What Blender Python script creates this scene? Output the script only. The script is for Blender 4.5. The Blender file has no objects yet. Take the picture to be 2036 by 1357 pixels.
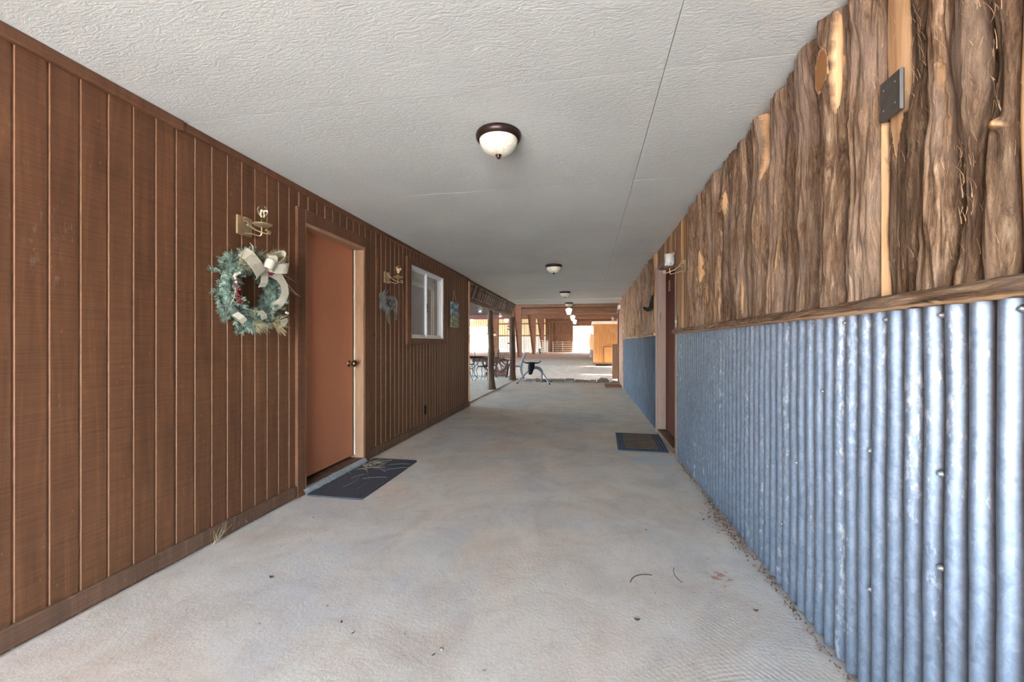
import bpy, math, random
from mathutils import Vector, Matrix, noise
random.seed(7)
scene = bpy.context.scene
COL = scene.collection
PI = math.pi
R = math.radians

# ------------------------------------------------------------------ camera
CAM_H, H = 1.133, 2.294
cd_ = bpy.data.cameras.new('camera'); cam = bpy.data.objects.new('camera', cd_); COL.objects.link(cam)
cd_.sensor_width = 36; cd_.lens = 820/2036*36; cd_.shift_y = 0.0022
cd_.clip_start = 0.02; cd_.clip_end = 600
cam.location = (0, 0, CAM_H)
cam.rotation_euler = (R(90), 0, math.atan(150/820))
scene.camera = cam

# ------------------------------------------------------------------ sky, sun, exposure
scene.view_settings.view_transform = 'Standard'
scene.view_settings.look = 'None'
scene.view_settings.gamma = 1
scene.view_settings.use_curve_mapping = False
scene.view_settings.exposure = 5.27
SUN_EL, SUN_AZ = 35, 90           # azimuth: the sun stands to the right (+X)
w = bpy.data.worlds.new('sky'); scene.world = w; w.use_nodes = True
nt = w.node_tree; nt.nodes.clear()
sky = nt.nodes.new('ShaderNodeTexSky'); sky.sky_type = 'NISHITA'; sky.sun_disc = False
sky.sun_elevation = R(40); sky.sun_rotation = R(SUN_AZ); sky.air_density = 1.0; sky.dust_density = 2.5; sky.ozone_density = 1.0
bg = nt.nodes.new('ShaderNodeBackground'); bg.inputs[1].default_value = 0.24
wo = nt.nodes.new('ShaderNodeOutputWorld')
nt.links.new(sky.outputs[0], bg.inputs[0]); nt.links.new(bg.outputs[0], wo.inputs[0])
sl = bpy.data.lights.new('sun', 'SUN'); sl.energy = 3.2; sl.angle = R(1.0); sl.color = (1.0, 0.97, 0.92)
so = bpy.data.objects.new('sun', sl); COL.objects.link(so)
so.location = (20, -10, 20)
so.rotation_euler = (0, R(90-SUN_EL), R(-4))

# ------------------------------------------------------------------ materials
def rgb(r, g, b):                  # sRGB 0-255 -> linear
    def f(c):
        c /= 255.
        return c/12.92 if c <= .04045 else ((c+.055)/1.055)**2.4
    return (f(r), f(g), f(b), 1)

class N:
    """small node helper"""
    def __init__(s, name):
        s.m = bpy.data.materials.new(name); s.m.use_nodes = True
        s.t = s.m.node_tree; s.b = s.t.nodes['Principled BSDF']
        s.tc = s.t.nodes.new('ShaderNodeTexCoord')
    def n(s, ty, **k):
        x = s.t.nodes.new(ty)
        for a, v in k.items(): setattr(x, a, v)
        return x
    def l(s, a, b): s.t.links.new(a, b)
    def vec(s, scale=(1,1,1), rot=(0,0,0), loc=(0,0,0), src='Object'):
        mp = s.n('ShaderNodeMapping'); mp.inputs['Scale'].default_value = scale
        mp.inputs['Rotation'].default_value = rot; mp.inputs['Location'].default_value = loc
        s.l(s.tc.outputs[src], mp.inputs[0]); return mp.outputs[0]
    def noise(s, vec, scale=1, detail=4, rough=.55, dist=0):
        x = s.n('ShaderNodeTexNoise'); s.l(vec, x.inputs['Vector'])
        x.inputs['Scale'].default_value = scale; x.inputs['Detail'].default_value = detail
        x.inputs['Roughness'].default_value = rough; x.inputs['Distortion'].default_value = dist
        return x.outputs['Fac']
    def ramp(s, fac, stops):
        r = s.n('ShaderNodeValToRGB'); e = r.color_ramp.elements
        while len(e) < len(stops): e.new(.5)
        for i, (p, c) in enumerate(stops):
            e[i].position = p; e[i].color = c if len(c) == 4 else (*c, 1)
        s.l(fac, r.inputs[0]); return r.outputs[0]
    def mix(s, fac, a, b, mode='MIX'):
        x = s.n('ShaderNodeMix', data_type='RGBA', blend_type=mode)
        for sock, v in ((x.inputs[0], fac), (x.inputs[6], a), (x.inputs[7], b)):
            if hasattr(v, 'links'): s.l(v, sock)
            else: sock.default_value = v
        return x.outputs[2]
    def math(s, op, a, b=0.0, c=None):
        x = s.n('ShaderNodeMath', operation=op)
        for sock, v in zip(x.inputs, (a, b) if c is None else (a, b, c)):
            if hasattr(v, 'links'): s.l(v, sock)
            else: sock.default_value = v
        return x.outputs[0]
    def bump(s, h, strength=.5, dist=.01):
        x = s.n('ShaderNodeBump'); x.inputs['Strength'].default_value = strength; x.inputs['Distance'].default_value = dist
        s.l(h, x.inputs['Height'])
        if s.b.inputs['Normal'].links: s.l(s.b.inputs['Normal'].links[0].from_socket, x.inputs['Normal'])
        s.l(x.outputs[0], s.b.inputs['Normal'])
    def color(s, c):
        if hasattr(c, 'links'): s.l(c, s.b.inputs['Base Color'])
        else: s.b.inputs['Base Color'].default_value = c
    def set(s, rough=.6, metal=0, spec=.5):
        s.b.inputs['Roughness'].default_value = rough; s.b.inputs['Metallic'].default_value = metal
        s.b.inputs['Specular IOR Level'].default_value = spec
        return s.m

def simple(name, c, rough=.6, metal=0, var=.25, sc=20, stretch=(1,1,1), bump=.2, bd=.002, spec=.5, rnd=0):
    x = N(name)
    v = x.vec(stretch); nf = x.noise(v, sc, 5)
    dark = tuple(k*(1-var) for k in c[:3])+(1,); light = tuple(min(1, k*(1+var)) for k in c[:3])+(1,)
    col = x.ramp(nf, [(.3, dark), (.7, light)])
    if rnd:
        oi = x.n('ShaderNodeObjectInfo'); hs = x.n('ShaderNodeHueSaturation')
        x.l(x.math('MULTIPLY_ADD', oi.outputs['Random'], rnd, 1-rnd/2), hs.inputs['Value']); x.l(col, hs.inputs['Color']); col = hs.outputs[0]
    x.color(col)
    if bump: x.bump(nf, bump, bd)
    return x.set(rough, metal, spec)

M = {}
# painted strand-board ceiling
x = N('painted strand board')
v1 = x.noise(x.vec((14, 40, 14)), 1, 5, .6, 2.2); v2 = x.noise(x.vec((60, 150, 60), rot=(0,0,.5)), 1, 4, .6, 1.5)
big = x.noise(x.vec((.5, .5, .5)), 1.3, 4)
col = x.mix(x.ramp(big, [(.35, (0,0,0,1)), (.7, (1,1,1,1))]), rgb(192,192,183), rgb(206,206,198))
spk = x.ramp(x.noise(x.vec((30,50,30)), 1, 3, .8), [(.0,(1,1,1,1)), (.715,(1,1,1,1)), (.73,(.35,.33,.3,1))])
x.color(x.mix(.55, col, spk, 'MULTIPLY'))
x.bump(v1, .6, .006); x.bump(v2, .35, .003); M['ceil'] = x.set(.75)
# concrete floor
x = N('trowelled concrete')
n1 = x.noise(x.vec((1,1,1)), .9, 5, .6, .6); n2 = x.noise(x.vec((1,1,1), loc=(7,3,0)), 2.6, 6, .65, .8); n3 = x.noise(x.vec((1,1,1)), 60, 6, .7)
c1 = x.ramp(n1, [(.34, rgb(210,204,200)), (.5, rgb(222,211,197)), (.66, rgb(228,207,188))])
c2 = x.ramp(n2, [(.3, rgb(222,214,206)), (.55, rgb(246,244,240)), (.75, rgb(255,254,250))])
c3 = x.mix(.8, c1, c2, 'MULTIPLY')
n4 = x.noise(x.vec((1,1,1), loc=(2,9,0)), 1.7, 8, .75, .4)
c4 = x.mix(x.ramp(n4, [(.6, (0,0,0,1)), (.74, (.55,.55,.55,1))]), c3, rgb(178,150,132))
pit = x.ramp(n3, [(.27, (.45,.42,.4,1)), (.36, (1,1,1,1))])
c5 = x.mix(.5, c4, pit, 'MULTIPLY')
# broom / trowel arcs around several sweep centres
wv = []
for (cx, cy, sc) in ((.75, .75, 17), (-1.2, .2, 15)):
    mp = x.vec((1,1,1), loc=(-cx, -cy, 0)); wt = x.n('ShaderNodeTexWave', wave_type='RINGS', rings_direction='Z')
    x.l(mp, wt.inputs[0]); wt.inputs['Scale'].default_value = sc; wt.inputs['Distortion'].default_value = 3.5; wt.inputs['Detail'].default_value = 5; wt.inputs['Detail Scale'].default_value = .8
    wv.append(wt.outputs['Fac'])
msk = x.ramp(x.noise(x.vec((1,1,1), loc=(1,1,0)), 1.1, 3), [(.45, (0,0,0,1)), (.6, (1,1,1,1))])
arc = x.mix(msk, wv[0], wv[1])
dn = x.n('ShaderNodeVectorMath', operation='DISTANCE'); x.l(x.tc.outputs['Object'], dn.inputs[0]); dn.inputs[1].default_value = (.6, 1.25, 0)
arcm = x.ramp(x.math('ADD', dn.outputs['Value'], x.math('MULTIPLY', x.noise(x.vec((1,1,1), loc=(4,6,0)), 2.2, 4), .9)), [(.75, (1,1,1,1)), (1.0, (.12,.12,.12,1))]); arch = x.mix(arcm, (.5,.5,.5,1), arc)
fine = x.noise(x.vec((1,1,1)), 220, 4, .8); mid = x.noise(x.vec((1,1,1), loc=(5,5,0)), 14, 6, .75)
c6 = x.mix(.16, c5, arch, 'MULTIPLY')
c6 = x.mix(.35, c6, x.ramp(fine, [(.3, (.62,.6,.58,1)), (.6, (1,1,1,1))]), 'MULTIPLY')
c6 = x.mix(.4, c6, x.ramp(mid, [(.32, (.72,.68,.66,1)), (.5, (1,1,1,1))]), 'MULTIPLY')
scr = x.noise(x.vec((2.2,9,1), rot=(0,0,.5)), 1, 7, .8, 1.2)
c6 = x.mix(x.ramp(scr, [(.66, (0,0,0,1)), (.74, (.5,.5,.5,1))]), c6, rgb(236,228,216))
def spot(c_, p, sx_, sy_, rad, soft, colr, k_=.6):
    mp_ = x.vec((1/sx_, 1/sy_, 1), loc=(-p[0]/sx_, -p[1]/sy_, 0)); ln = x.n('ShaderNodeVectorMath', operation='LENGTH'); x.l(mp_, ln.inputs[0])
    q_ = x.math('ADD', ln.outputs['Value'], x.math('MULTIPLY', x.noise(x.vec((1,1,1), loc=(8,1,0)), 5/rad*.2, 4), .35))
    return x.mix(x.ramp(q_, [(rad-soft+.17, (k_,k_,k_,1)), (rad+.17, (0,0,0,1))]), c_, colr)
c6 = spot(c6, (.66, 4.17), 1.0, .62, .30, .05, rgb(176,182,186), .7)
c6 = spot(c6, (.63, 2.16), 1.0, 1.0, .035, .02, rgb(168,112,92), .8)
x.color(c6); x.bump(arch, .38, .003); x.bump(mid, .35, .005); x.bump(n3, .7, .004); x.bump(n2, .4, .01); M['floor'] = x.set(.8, 0, .3)
M['patio'] = simple('patio concrete', rgb(205,190,168), .8, 0, .12, 6, bump=.3)
M['edge_conc'] = simple('bluish concrete edge', rgb(148,152,152), .9, 0, .2, 40, bump=.8, bd=.01)

def siding(name, base, streak, white=.15, rnd=0):
    x = N(name)
    a = x.noise(x.vec((8, 26, 1.6)), 1, 5, .6, .8)            # vertical grain
    b = x.noise(x.vec((5, 5, 130)), 1, 4, .6, .3)             # fine horizontal saw marks
    c = x.noise(x.vec((1.2, 1.2, .8)), 1, 4, .6)              # wide blotches
    board = x.n('ShaderNodeTexNoise', noise_dimensions='1D')  # one tone per board
    sx = x.n('ShaderNodeSeparateXYZ'); x.l(x.tc.outputs['Object'], sx.inputs[0])
    idx = x.math('FLOOR', x.math('DIVIDE', x.math('SUBTRACT', sx.outputs['Y'], 1.171), .1026))
    x.l(x.math('MULTIPLY', idx, 3.17), board.inputs['W']); board.inputs['Scale'].default_value = 1
    col = x.ramp(a, [(.25, tuple(k*.68 for k in base[:3])+(1,)), (.55, base), (.8, streak)])
    col = x.mix(.75, col, x.ramp(b, [(.3, (.62,.62,.62,1)), (.6, (1,1,1,1))]), 'MULTIPLY')
    col = x.mix(.7, col, x.ramp(c, [(.3, (.68,.62,.62,1)), (.7, (1.0,1.0,1.0,1))]), 'MULTIPLY')
    col = x.mix(.8, col, x.ramp(board.outputs['Fac'], [(.3, (.7,.66,.64,1)), (.7, (1,1,1,1))]), 'MULTIPLY')
    scuff = x.math('MULTIPLY', x.noise(x.vec((2.4,2.4,1.3), loc=(3,1,.4)), 1, 3), x.noise(x.vec((50,50,14)), 1, 3, .7))
    col = x.mix(x.ramp(scuff, [(.37, (0,0,0,1)), (.46, (white,white,white,1))]), col, rgb(190,180,172))
    kn = x.n('ShaderNodeTexVoronoi'); x.l(x.vec((5,5,2.2)), kn.inputs['Vector'])
    col = x.mix(x.ramp(kn.outputs['Distance'], [(.05, (.5,.5,.5,1)), (.1, (0,0,0,1))]), col, tuple(k*1.5 for k in base[:3])+(1,))
    x.color(col); x.bump(b, .35, .002); x.bump(a, .3, .002)
    return x.set(.62, 0, .35)
M['siding'] = siding('brown stained siding', rgb(120,80,52), rgb(142,97,64))
M['groove'] = simple('groove highlight', rgb(134,94,67), .55, 0, .12, 30)  # grooves lighter than the siding: highlight put into their colour
M['trim'] = siding('brown trim board', rgb(122,82,56), rgb(138,94,66), .1)
M['trim_edge'] = simple('pale trim edge', rgb(205,152,112), .6, 0, .2, 20, (1,1,.2))
M['base'] = siding('weathered baseboard', rgb(118,88,68), rgb(150,118,92), .35)
M['door'] = simple('terracotta door paint', rgb(178,112,78), .5, 0, .06, 3, bump=.05)
M['door_dark'] = simple('dark red door paint', rgb(92,44,33), .85, 0, .1, 3, bump=.05, spec=.15)
M['jamb'] = simple('worn jamb paint', rgb(160,122,92), .6, 0, .15, 25, (1,1,.2))
M['jamb_pink'] = simple('pinkish brown jamb', rgb(150,122,108), .6, 0, .06, 8)
M['strip'] = simple('weatherstrip', rgb(205,196,176), .6, 0, .15, 40, (1,1,.2))
M['brass'] = simple('antique brass', rgb(120,98,66), .35, 1, .1, 60, bump=.05)
M['bronze_plate'] = simple('champagne metal', rgb(176,154,118), .42, .75, .12, 30, bump=.08)
M['darkbronze'] = simple('oil rubbed bronze', rgb(58,40,34), .35, .6, .2, 30, bump=.05)
M['black_iron'] = simple('black iron', rgb(24,22,22), .6, 0, .2, 40, spec=.2)
M['gun'] = simple('dark gunmetal plate', rgb(96,88,80), .45, .6, .18, 30, bump=.1)
M['silver'] = simple('silver edge', rgb(190,190,188), .4, .8, .1, 30)
M['white_metal'] = simple('white vinyl frame', rgb(226,226,224), .4, 0, .05, 20)
M['white_pipe'] = simple('white pipe paint', rgb(214,208,198), .5, 0, .08, 10)
M['grey_pipe'] = simple('grey pipe', rgb(110,108,104), .5, .4, .1, 10)
M['galv_pipe'] = simple('blue grey pipe', rgb(112,118,128), .45, .5, .15, 20)
M['black'] = simple('black plastic', rgb(16,17,20), .65, 0, .2, 20, spec=.15)
M['mat'] = simple('black rubber mat', rgb(66,65,70), .8, 0, .12, 60, bump=.4)
M['mat_blue'] = simple('blue black rubber', rgb(58,66,80), .7, 0, .3, 90, bump=.6)
M['mat_brown'] = simple('worn brown mat pile', rgb(106,88,72), .95, 0, .25, 9, bump=.4)
M['mat_line'] = simple('scuffed relief lines', rgb(128,126,128), .8, 0, .2, 40)
M['straw'] = simple('dry straw', rgb(190,170,136), .8, 0, .2, 30)
M['litter'] = simple('dead leaf litter', rgb(110,72,48), .9, 0, .5, 30)
M['pebble'] = simple('pebble', rgb(150,138,126), .9, 0, .3, 60)
M['leafchip'] = simple('dark leaf scrap', rgb(78,60,48), .9, 0, .3, 60)
M['ribbon'] = simple('cream burlap ribbon', rgb(186,178,158), .85, 0, .1, 18, bump=.2)
M['berry_red'] = simple('dark red berries', rgb(120,28,32), .35, 0, .2, 30)
M['berry_white'] = simple('white berries', rgb(196,186,168), .5, 0, .05, 30)
M['twig'] = simple('pale twig', rgb(178,156,136), .7, 0, .2, 60)
M['tan_needle'] = simple('dried tan needles', rgb(160,148,112), .8, 0, .2, 60)
M['cone'] = simple('pale pine cone', rgb(170,150,124), .7, 0, .3, 60)
M['curtain'] = simple('cream curtain', rgb(226,214,184), .9, 0, .06, 5)
M['room'] = simple('interior wall paint', rgb(96,86,74), .8, 0, .05, 3)
M['roomwood'] = simple('interior wood cupboard', rgb(120,76,48), .5, 0, .2, 4, (1,1,.2))
M['log'] = simple('weathered log', rgb(92,74,60), .85, 0, .45, 14, (1,1,.15), bump=1, bd=.02)
M['log_dark'] = simple('dark red cedar log', rgb(70,46,35), .85, 0, .45, 14, (1,1,.15), bump=1, bd=.02)
M['beam_log'] = simple('pale log beam', rgb(140,118,98), .85, 0, .4, 10, (1,.15,1), bump=.8, bd=.01)
M['shake'] = simple('grey cedar shakes', rgb(140,124,112), .85, 0, .45, 3.2, (1,9,1), bump=.4)
M['barn_wood'] = simple('brown barn siding', rgb(124,90,66), .7, 0, .3, 3, (3,3,.4))
M['barn_roof'] = simple('brown barn roof', rgb(108,80,58), .7, 0, .25, 2, (4,.5,1))
M['beam_wood'] = simple('brown rafter', rgb(128,94,68), .7, 0, .25, 3, (.3,2,2))
M['iron_red'] = simple('rusted red steel frame', rgb(132,90,66), .7, .1, .22, 6)
M['beam_red'] = simple('maroon beam', rgb(110,66,58), .6, 0, .15, 3)
M['dark_ceiling'] = simple('dark patio ceiling', rgb(74,58,54), .8, 0, .2, 3)
M['cream'] = simple('cream ribbed siding', rgb(232,216,172), .6, 0, .06, 2)
M['white_panel'] = simple('white ribbed siding', rgb(222,216,204), .6, 0, .08, 2)
M['pine'] = simple('orange pine boards', rgb(172,116,62), .6, 0, .2, 6, (3,3,.3))
M['pine_dark'] = simple('dark pine framing', rgb(120,78,46), .6, 0, .2, 6, (3,3,.3))
M['roof_edge'] = simple('pale roof edge', rgb(226,206,184), .6, 0, .06, 3)
M['table_wood'] = simple('dark red brown table wood', rgb(92,58,46), .6, 0, .25, 8)
M['stone'] = simple('flat grey stone', rgb(120,114,104), .9, 0, .45, 6, bump=.6, bd=.02, rnd=.5)
M['siding_red'] = simple('reddish siding', rgb(126,80,60), .7, 0, .2, 6, (1,4,.3))
M['trunk'] = simple('tree bark', rgb(110,96,80), .9, 0, .3, 10)
M['leaf'] = simple('tree leaves', rgb(66,84,46), .7, 0, .35, 2, rnd=.3)
M['barrel'] = simple('grey barrel', rgb(126,126,124), .5, 0, .1, 5)
M['tanboard'] = N('planed cedar board')
x = M['tanboard']; g = x.noise(x.vec((20, 30, 2)), 1, 5, .6, 1)
x.color(x.mix(x.ramp(x.noise(x.vec((40,60,16)),1,3), [(.68,(0,0,0,1)),(.75,(.7,.7,.7,1))]), x.ramp(g, [(.3, rgb(166,118,70)), (.55, rgb(206,158,104)), (.75, rgb(222,178,124))]), rgb(90,60,40)))
M['tanboard'] = x.set(.6)
x = N('brown cedar board'); g = x.noise(x.vec((20, 24, 1.4)), 1, 5, .6, 1)
x.color(x.ramp(g, [(.3, rgb(92,62,38)), (.5, rgb(142,100,62)), (.72, rgb(188,142,92))])); x.bump(g, .3, .004); M['cedarboard'] = x.set(.7)

# stringy cedar bark; attribute 'bare' shows planed wood where the bark is gone
x = N('stringy cedar bark')
oi = x.n('ShaderNodeObjectInfo')
a = x.noise(x.vec((30, 46, 4.2)), 1, 9, .74, 1.5)
b = x.noise(x.vec((110, 170, 14)), 1, 5, .65, .8)
c = x.noise(x.vec((5, 7, 2.5)), 1, 4, .6)
col = x.ramp(a, [(.30, rgb(62,42,31)), (.42, rgb(110,82,60)), (.54, rgb(148,116,88)), (.68, rgb(196,166,136))])
col = x.mix(.75, col, x.ramp(b, [(.3, (.38,.34,.32,1)), (.55, (1,1,1,1))]), 'MULTIPLY')
col = x.mix(x.ramp(c, [(.45, (0,0,0,1)), (.7, (.55,.55,.55,1))]), col, rgb(182,156,136))
hs = x.n('ShaderNodeHueSaturation'); x.l(col, hs.inputs['Color'])
x.l(x.math('MULTIPLY_ADD', oi.outputs['Random'], .45, .78), hs.inputs['Value']); hs.inputs['Saturation'].default_value = 1.0
at = x.n('ShaderNodeAttribute', attribute_name='bare')
wood = x.ramp(x.noise(x.vec((20,30,2)), 1, 4, .6, 1), [(.3, rgb(176,130,88)), (.7, rgb(220,180,136))])
at2 = x.n('ShaderNodeAttribute', attribute_name='heart')
wood = x.mix(at2.outputs['Fac'], wood, rgb(150,104,64))
x.color(x.mix(at.outputs['Fac'], hs.outputs[0], wood))
inv = x.math('SUBTRACT', 1, at.outputs['Fac'])
x.bump(x.math('MULTIPLY', a, inv), 1.0, .014); x.bump(x.math('MULTIPLY', b, inv), .8, .005)
M['bark'] = x.set(.85, 0, .25)
mr = M['bark'].copy(); mr.name = 'rail bark'; M['bark_rail'] = mr      # same bark, grain running along Y
for nd in mr.node_tree.nodes:
    if nd.type == 'MAPPING':
        sc_ = nd.inputs['Scale'].default_value; nd.inputs['Scale'].default_value = (sc_[0]*.8, sc_[2], sc_[1]*.8)
    if nd.type == 'OBJECT_INFO': pass
M['fibre'] = simple('pale bark fibre', rgb(196,160,124), .85, 0, .35, 40)

# galvanised sheet
x = N('galvanised corrugated steel')
vo = x.n('ShaderNodeTexVoronoi'); x.l(x.vec((60,60,34)), vo.inputs['Vector']); vo.inputs['Scale'].default_value = 1
nz = x.noise(x.vec((60,60,40)), 1, 4, .6, 1.5)
sp = x.mix(.7, vo.outputs['Color'], nz)
bw = x.n('ShaderNodeRGBToBW'); x.l(sp, bw.inputs[0])
col = x.ramp(bw.outputs[0], [(.25, rgb(128,144,162)), (.5, rgb(146,162,180)), (.75, rgb(166,180,198))])
st = x.math('MULTIPLY', x.noise(x.vec((3,9,.9), loc=(1,2,.5)), 1, 4, .6), x.noise(x.vec((60,60,22)), 1, 4, .7))
col = x.mix(x.ramp(st, [(.32, (0,0,0,1)), (.40, (.8,.8,.8,1))]), col, rgb(222,228,234))
ru = x.noise(x.vec((14,30,2), loc=(5,2,1)), 1, 4, .7)
col = x.mix(x.ramp(ru, [(.66, (0,0,0,1)), (.8, (.45,.45,.45,1))]), col, rgb(128,108,90))
x.color(col)
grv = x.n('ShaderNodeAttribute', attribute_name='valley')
col = x.mix(x.math('MULTIPLY', x.ramp(grv.outputs['Fac'], [(.4, (0,0,0,1)), (.95, (1,1,1,1))]), .72), col, rgb(74,64,57)); x.color(col)  # valleys darkened: brown grime plus shade painted into the colour
x.l(x.ramp(bw.outputs[0], [(.2, (.42,.42,.42,1)), (.8, (.50,.50,.50,1))]), x.b.inputs['Roughness'])
x.bump(nz, .04, .001); x.b.inputs['Metallic'].default_value = .85; M['galv'] = x.m
x = N('dull dark corrugated steel'); g = x.noise(x.vec((30,30,3)), 1, 5, .6, 1)  # far sheets: darker, rougher variant of the corrugated steel
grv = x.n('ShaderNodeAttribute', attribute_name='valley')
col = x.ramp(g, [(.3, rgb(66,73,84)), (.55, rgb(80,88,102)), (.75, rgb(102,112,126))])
x.color(x.mix(x.math('MULTIPLY', grv.outputs['Fac'], .5), col, rgb(66,62,62))); M['galv_dull'] = x.set(.8, .1, .15)  # valley tone again holds grime and painted shade

# dirt ground
x = N('dirt ground')
n1 = x.noise(x.vec((.25,.5,1)), 1, 6, .6); n2 = x.noise(x.vec((1,1,1)), 3, 8, .7); sx = x.n('ShaderNodeSeparateXYZ'); x.l(x.tc.outputs['Object'], sx.inputs[0])
far = x.math('ADD', x.math('DIVIDE', x.math('SUBTRACT', sx.outputs['Y'], 28), 6), x.math('MULTIPLY', n1, .8))
col = x.mix(x.ramp(far, [(.1, (0,0,0,1)), (1, (1,1,1,1))]), x.ramp(n2, [(.3, rgb(188,181,170)), (.7, rgb(226,220,208))]), x.ramp(n2, [(.3, rgb(156,110,78)), (.7, rgb(204,158,118))]))
x.color(col); x.bump(n2, .5, .03); M['dirt'] = x.set(.95, 0, .2)
M['yard'] = simple('pale gravel yard', rgb(200,198,194), .95, 0, .12, 3, bump=.3, bd=.01)

def glass(name, c=(1,1,1,1), rough=.02, alpha=1.0):
    x = N(name); x.b.inputs['Base Color'].default_value = c; x.b.inputs['Roughness'].default_value = rough
    x.b.inputs['Transmission Weight'].default_value = alpha; x.b.inputs['IOR'].default_value = 1.45; return x.m
M['glass'] = glass('clear glass')
x = N('thin jar glass'); x.b.inputs['Base Color'].default_value = (.86,.88,.86,1); x.b.inputs['Roughness'].default_value = .08; x.b.inputs['Alpha'].default_value = .2; M['jar'] = x.m
M['amber'] = glass('amber bulb glass', (1,.86,.66,1))
x = N('window pane'); x.b.inputs['Base Color'].default_value = (.9,.95,.95,1); x.b.inputs['Roughness'].default_value = .02; x.b.inputs['Alpha'].default_value = .22; M['pane'] = x.m
x = N('alabaster glass bowl'); g = x.noise(x.vec((6,6,2)), 2, 4, .6, 2.5)
x.color(x.ramp(g, [(.3, rgb(206,190,156)), (.5, rgb(232,222,198)), (.7, rgb(240,236,220))])); x.b.inputs['Subsurface Weight'].default_value = .15; M['alabaster'] = x.set(.28)
def emit(name, c, st):
    x = N(name); x.b.inputs['Base Color'].default_value = c; x.b.inputs['Emission Color'].default_value = c; x.b.inputs['Emission Strength'].default_value = st; return x.m
M['lamp_lit'] = emit('lit white lamp shade', (1,.94,.85,1), .06)
M['filament'] = emit('filament', (1,.75,.5,1), .018)
# blue art plaque
x = N('blue painted plaque'); wv = x.n('ShaderNodeTexWave', wave_type='BANDS', bands_direction='Z'); x.l(x.vec((1,1,1)), wv.inputs[0]); wv.inputs['Scale'].default_value = 3.5; wv.inputs['Distortion'].default_value = 12; wv.inputs['Detail'].default_value = 3
sx = x.n('ShaderNodeSeparateXYZ'); x.l(x.tc.outputs['Object'], sx.inputs[0])
top = x.ramp(wv.outputs['Fac'], [(.2, rgb(48,92,124)), (.6, rgb(96,142,166)), (.9, rgb(150,170,164))]); bot = x.ramp(wv.outputs['Fac'], [(.2, rgb(112,112,84)), (.6, rgb(96,128,120)), (.9, rgb(160,150,110))])
x.color(x.mix(x.ramp(x.math('ADD', x.math('MULTIPLY', sx.outputs['Z'], 2.2), x.math('MULTIPLY', wv.outputs['Fac'], .15)), [(.42, (1,1,1,1)), (.55, (0,0,0,1))]), top, bot)); M['plaque'] = x.set(.5)
x = N('rusty galvanised cut metal'); g = x.noise(x.vec((9,9,9)), 1, 5, .6)
x.color(x.ramp(g, [(.38, rgb(112,98,76)), (.55, rgb(134,140,142)), (.75, rgb(166,172,178))])); M['cutmetal'] = x.set(.5, .35)
# spruce needles
x = N('blue green spruce needles'); g = x.noise(x.vec((1,1,1)), 24, 3); g2 = x.noise(x.vec((1,1,1)), 140, 2)
x.color(x.mix(.4, x.ramp(g, [(.36, rgb(36,50,38)), (.5, rgb(98,116,98)), (.62, rgb(168,180,162))]), x.ramp(g2, [(.3, rgb(56,80,64)), (.7, rgb(170,192,180))]))); M['needle'] = x.set(.7, 0, .2)

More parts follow.
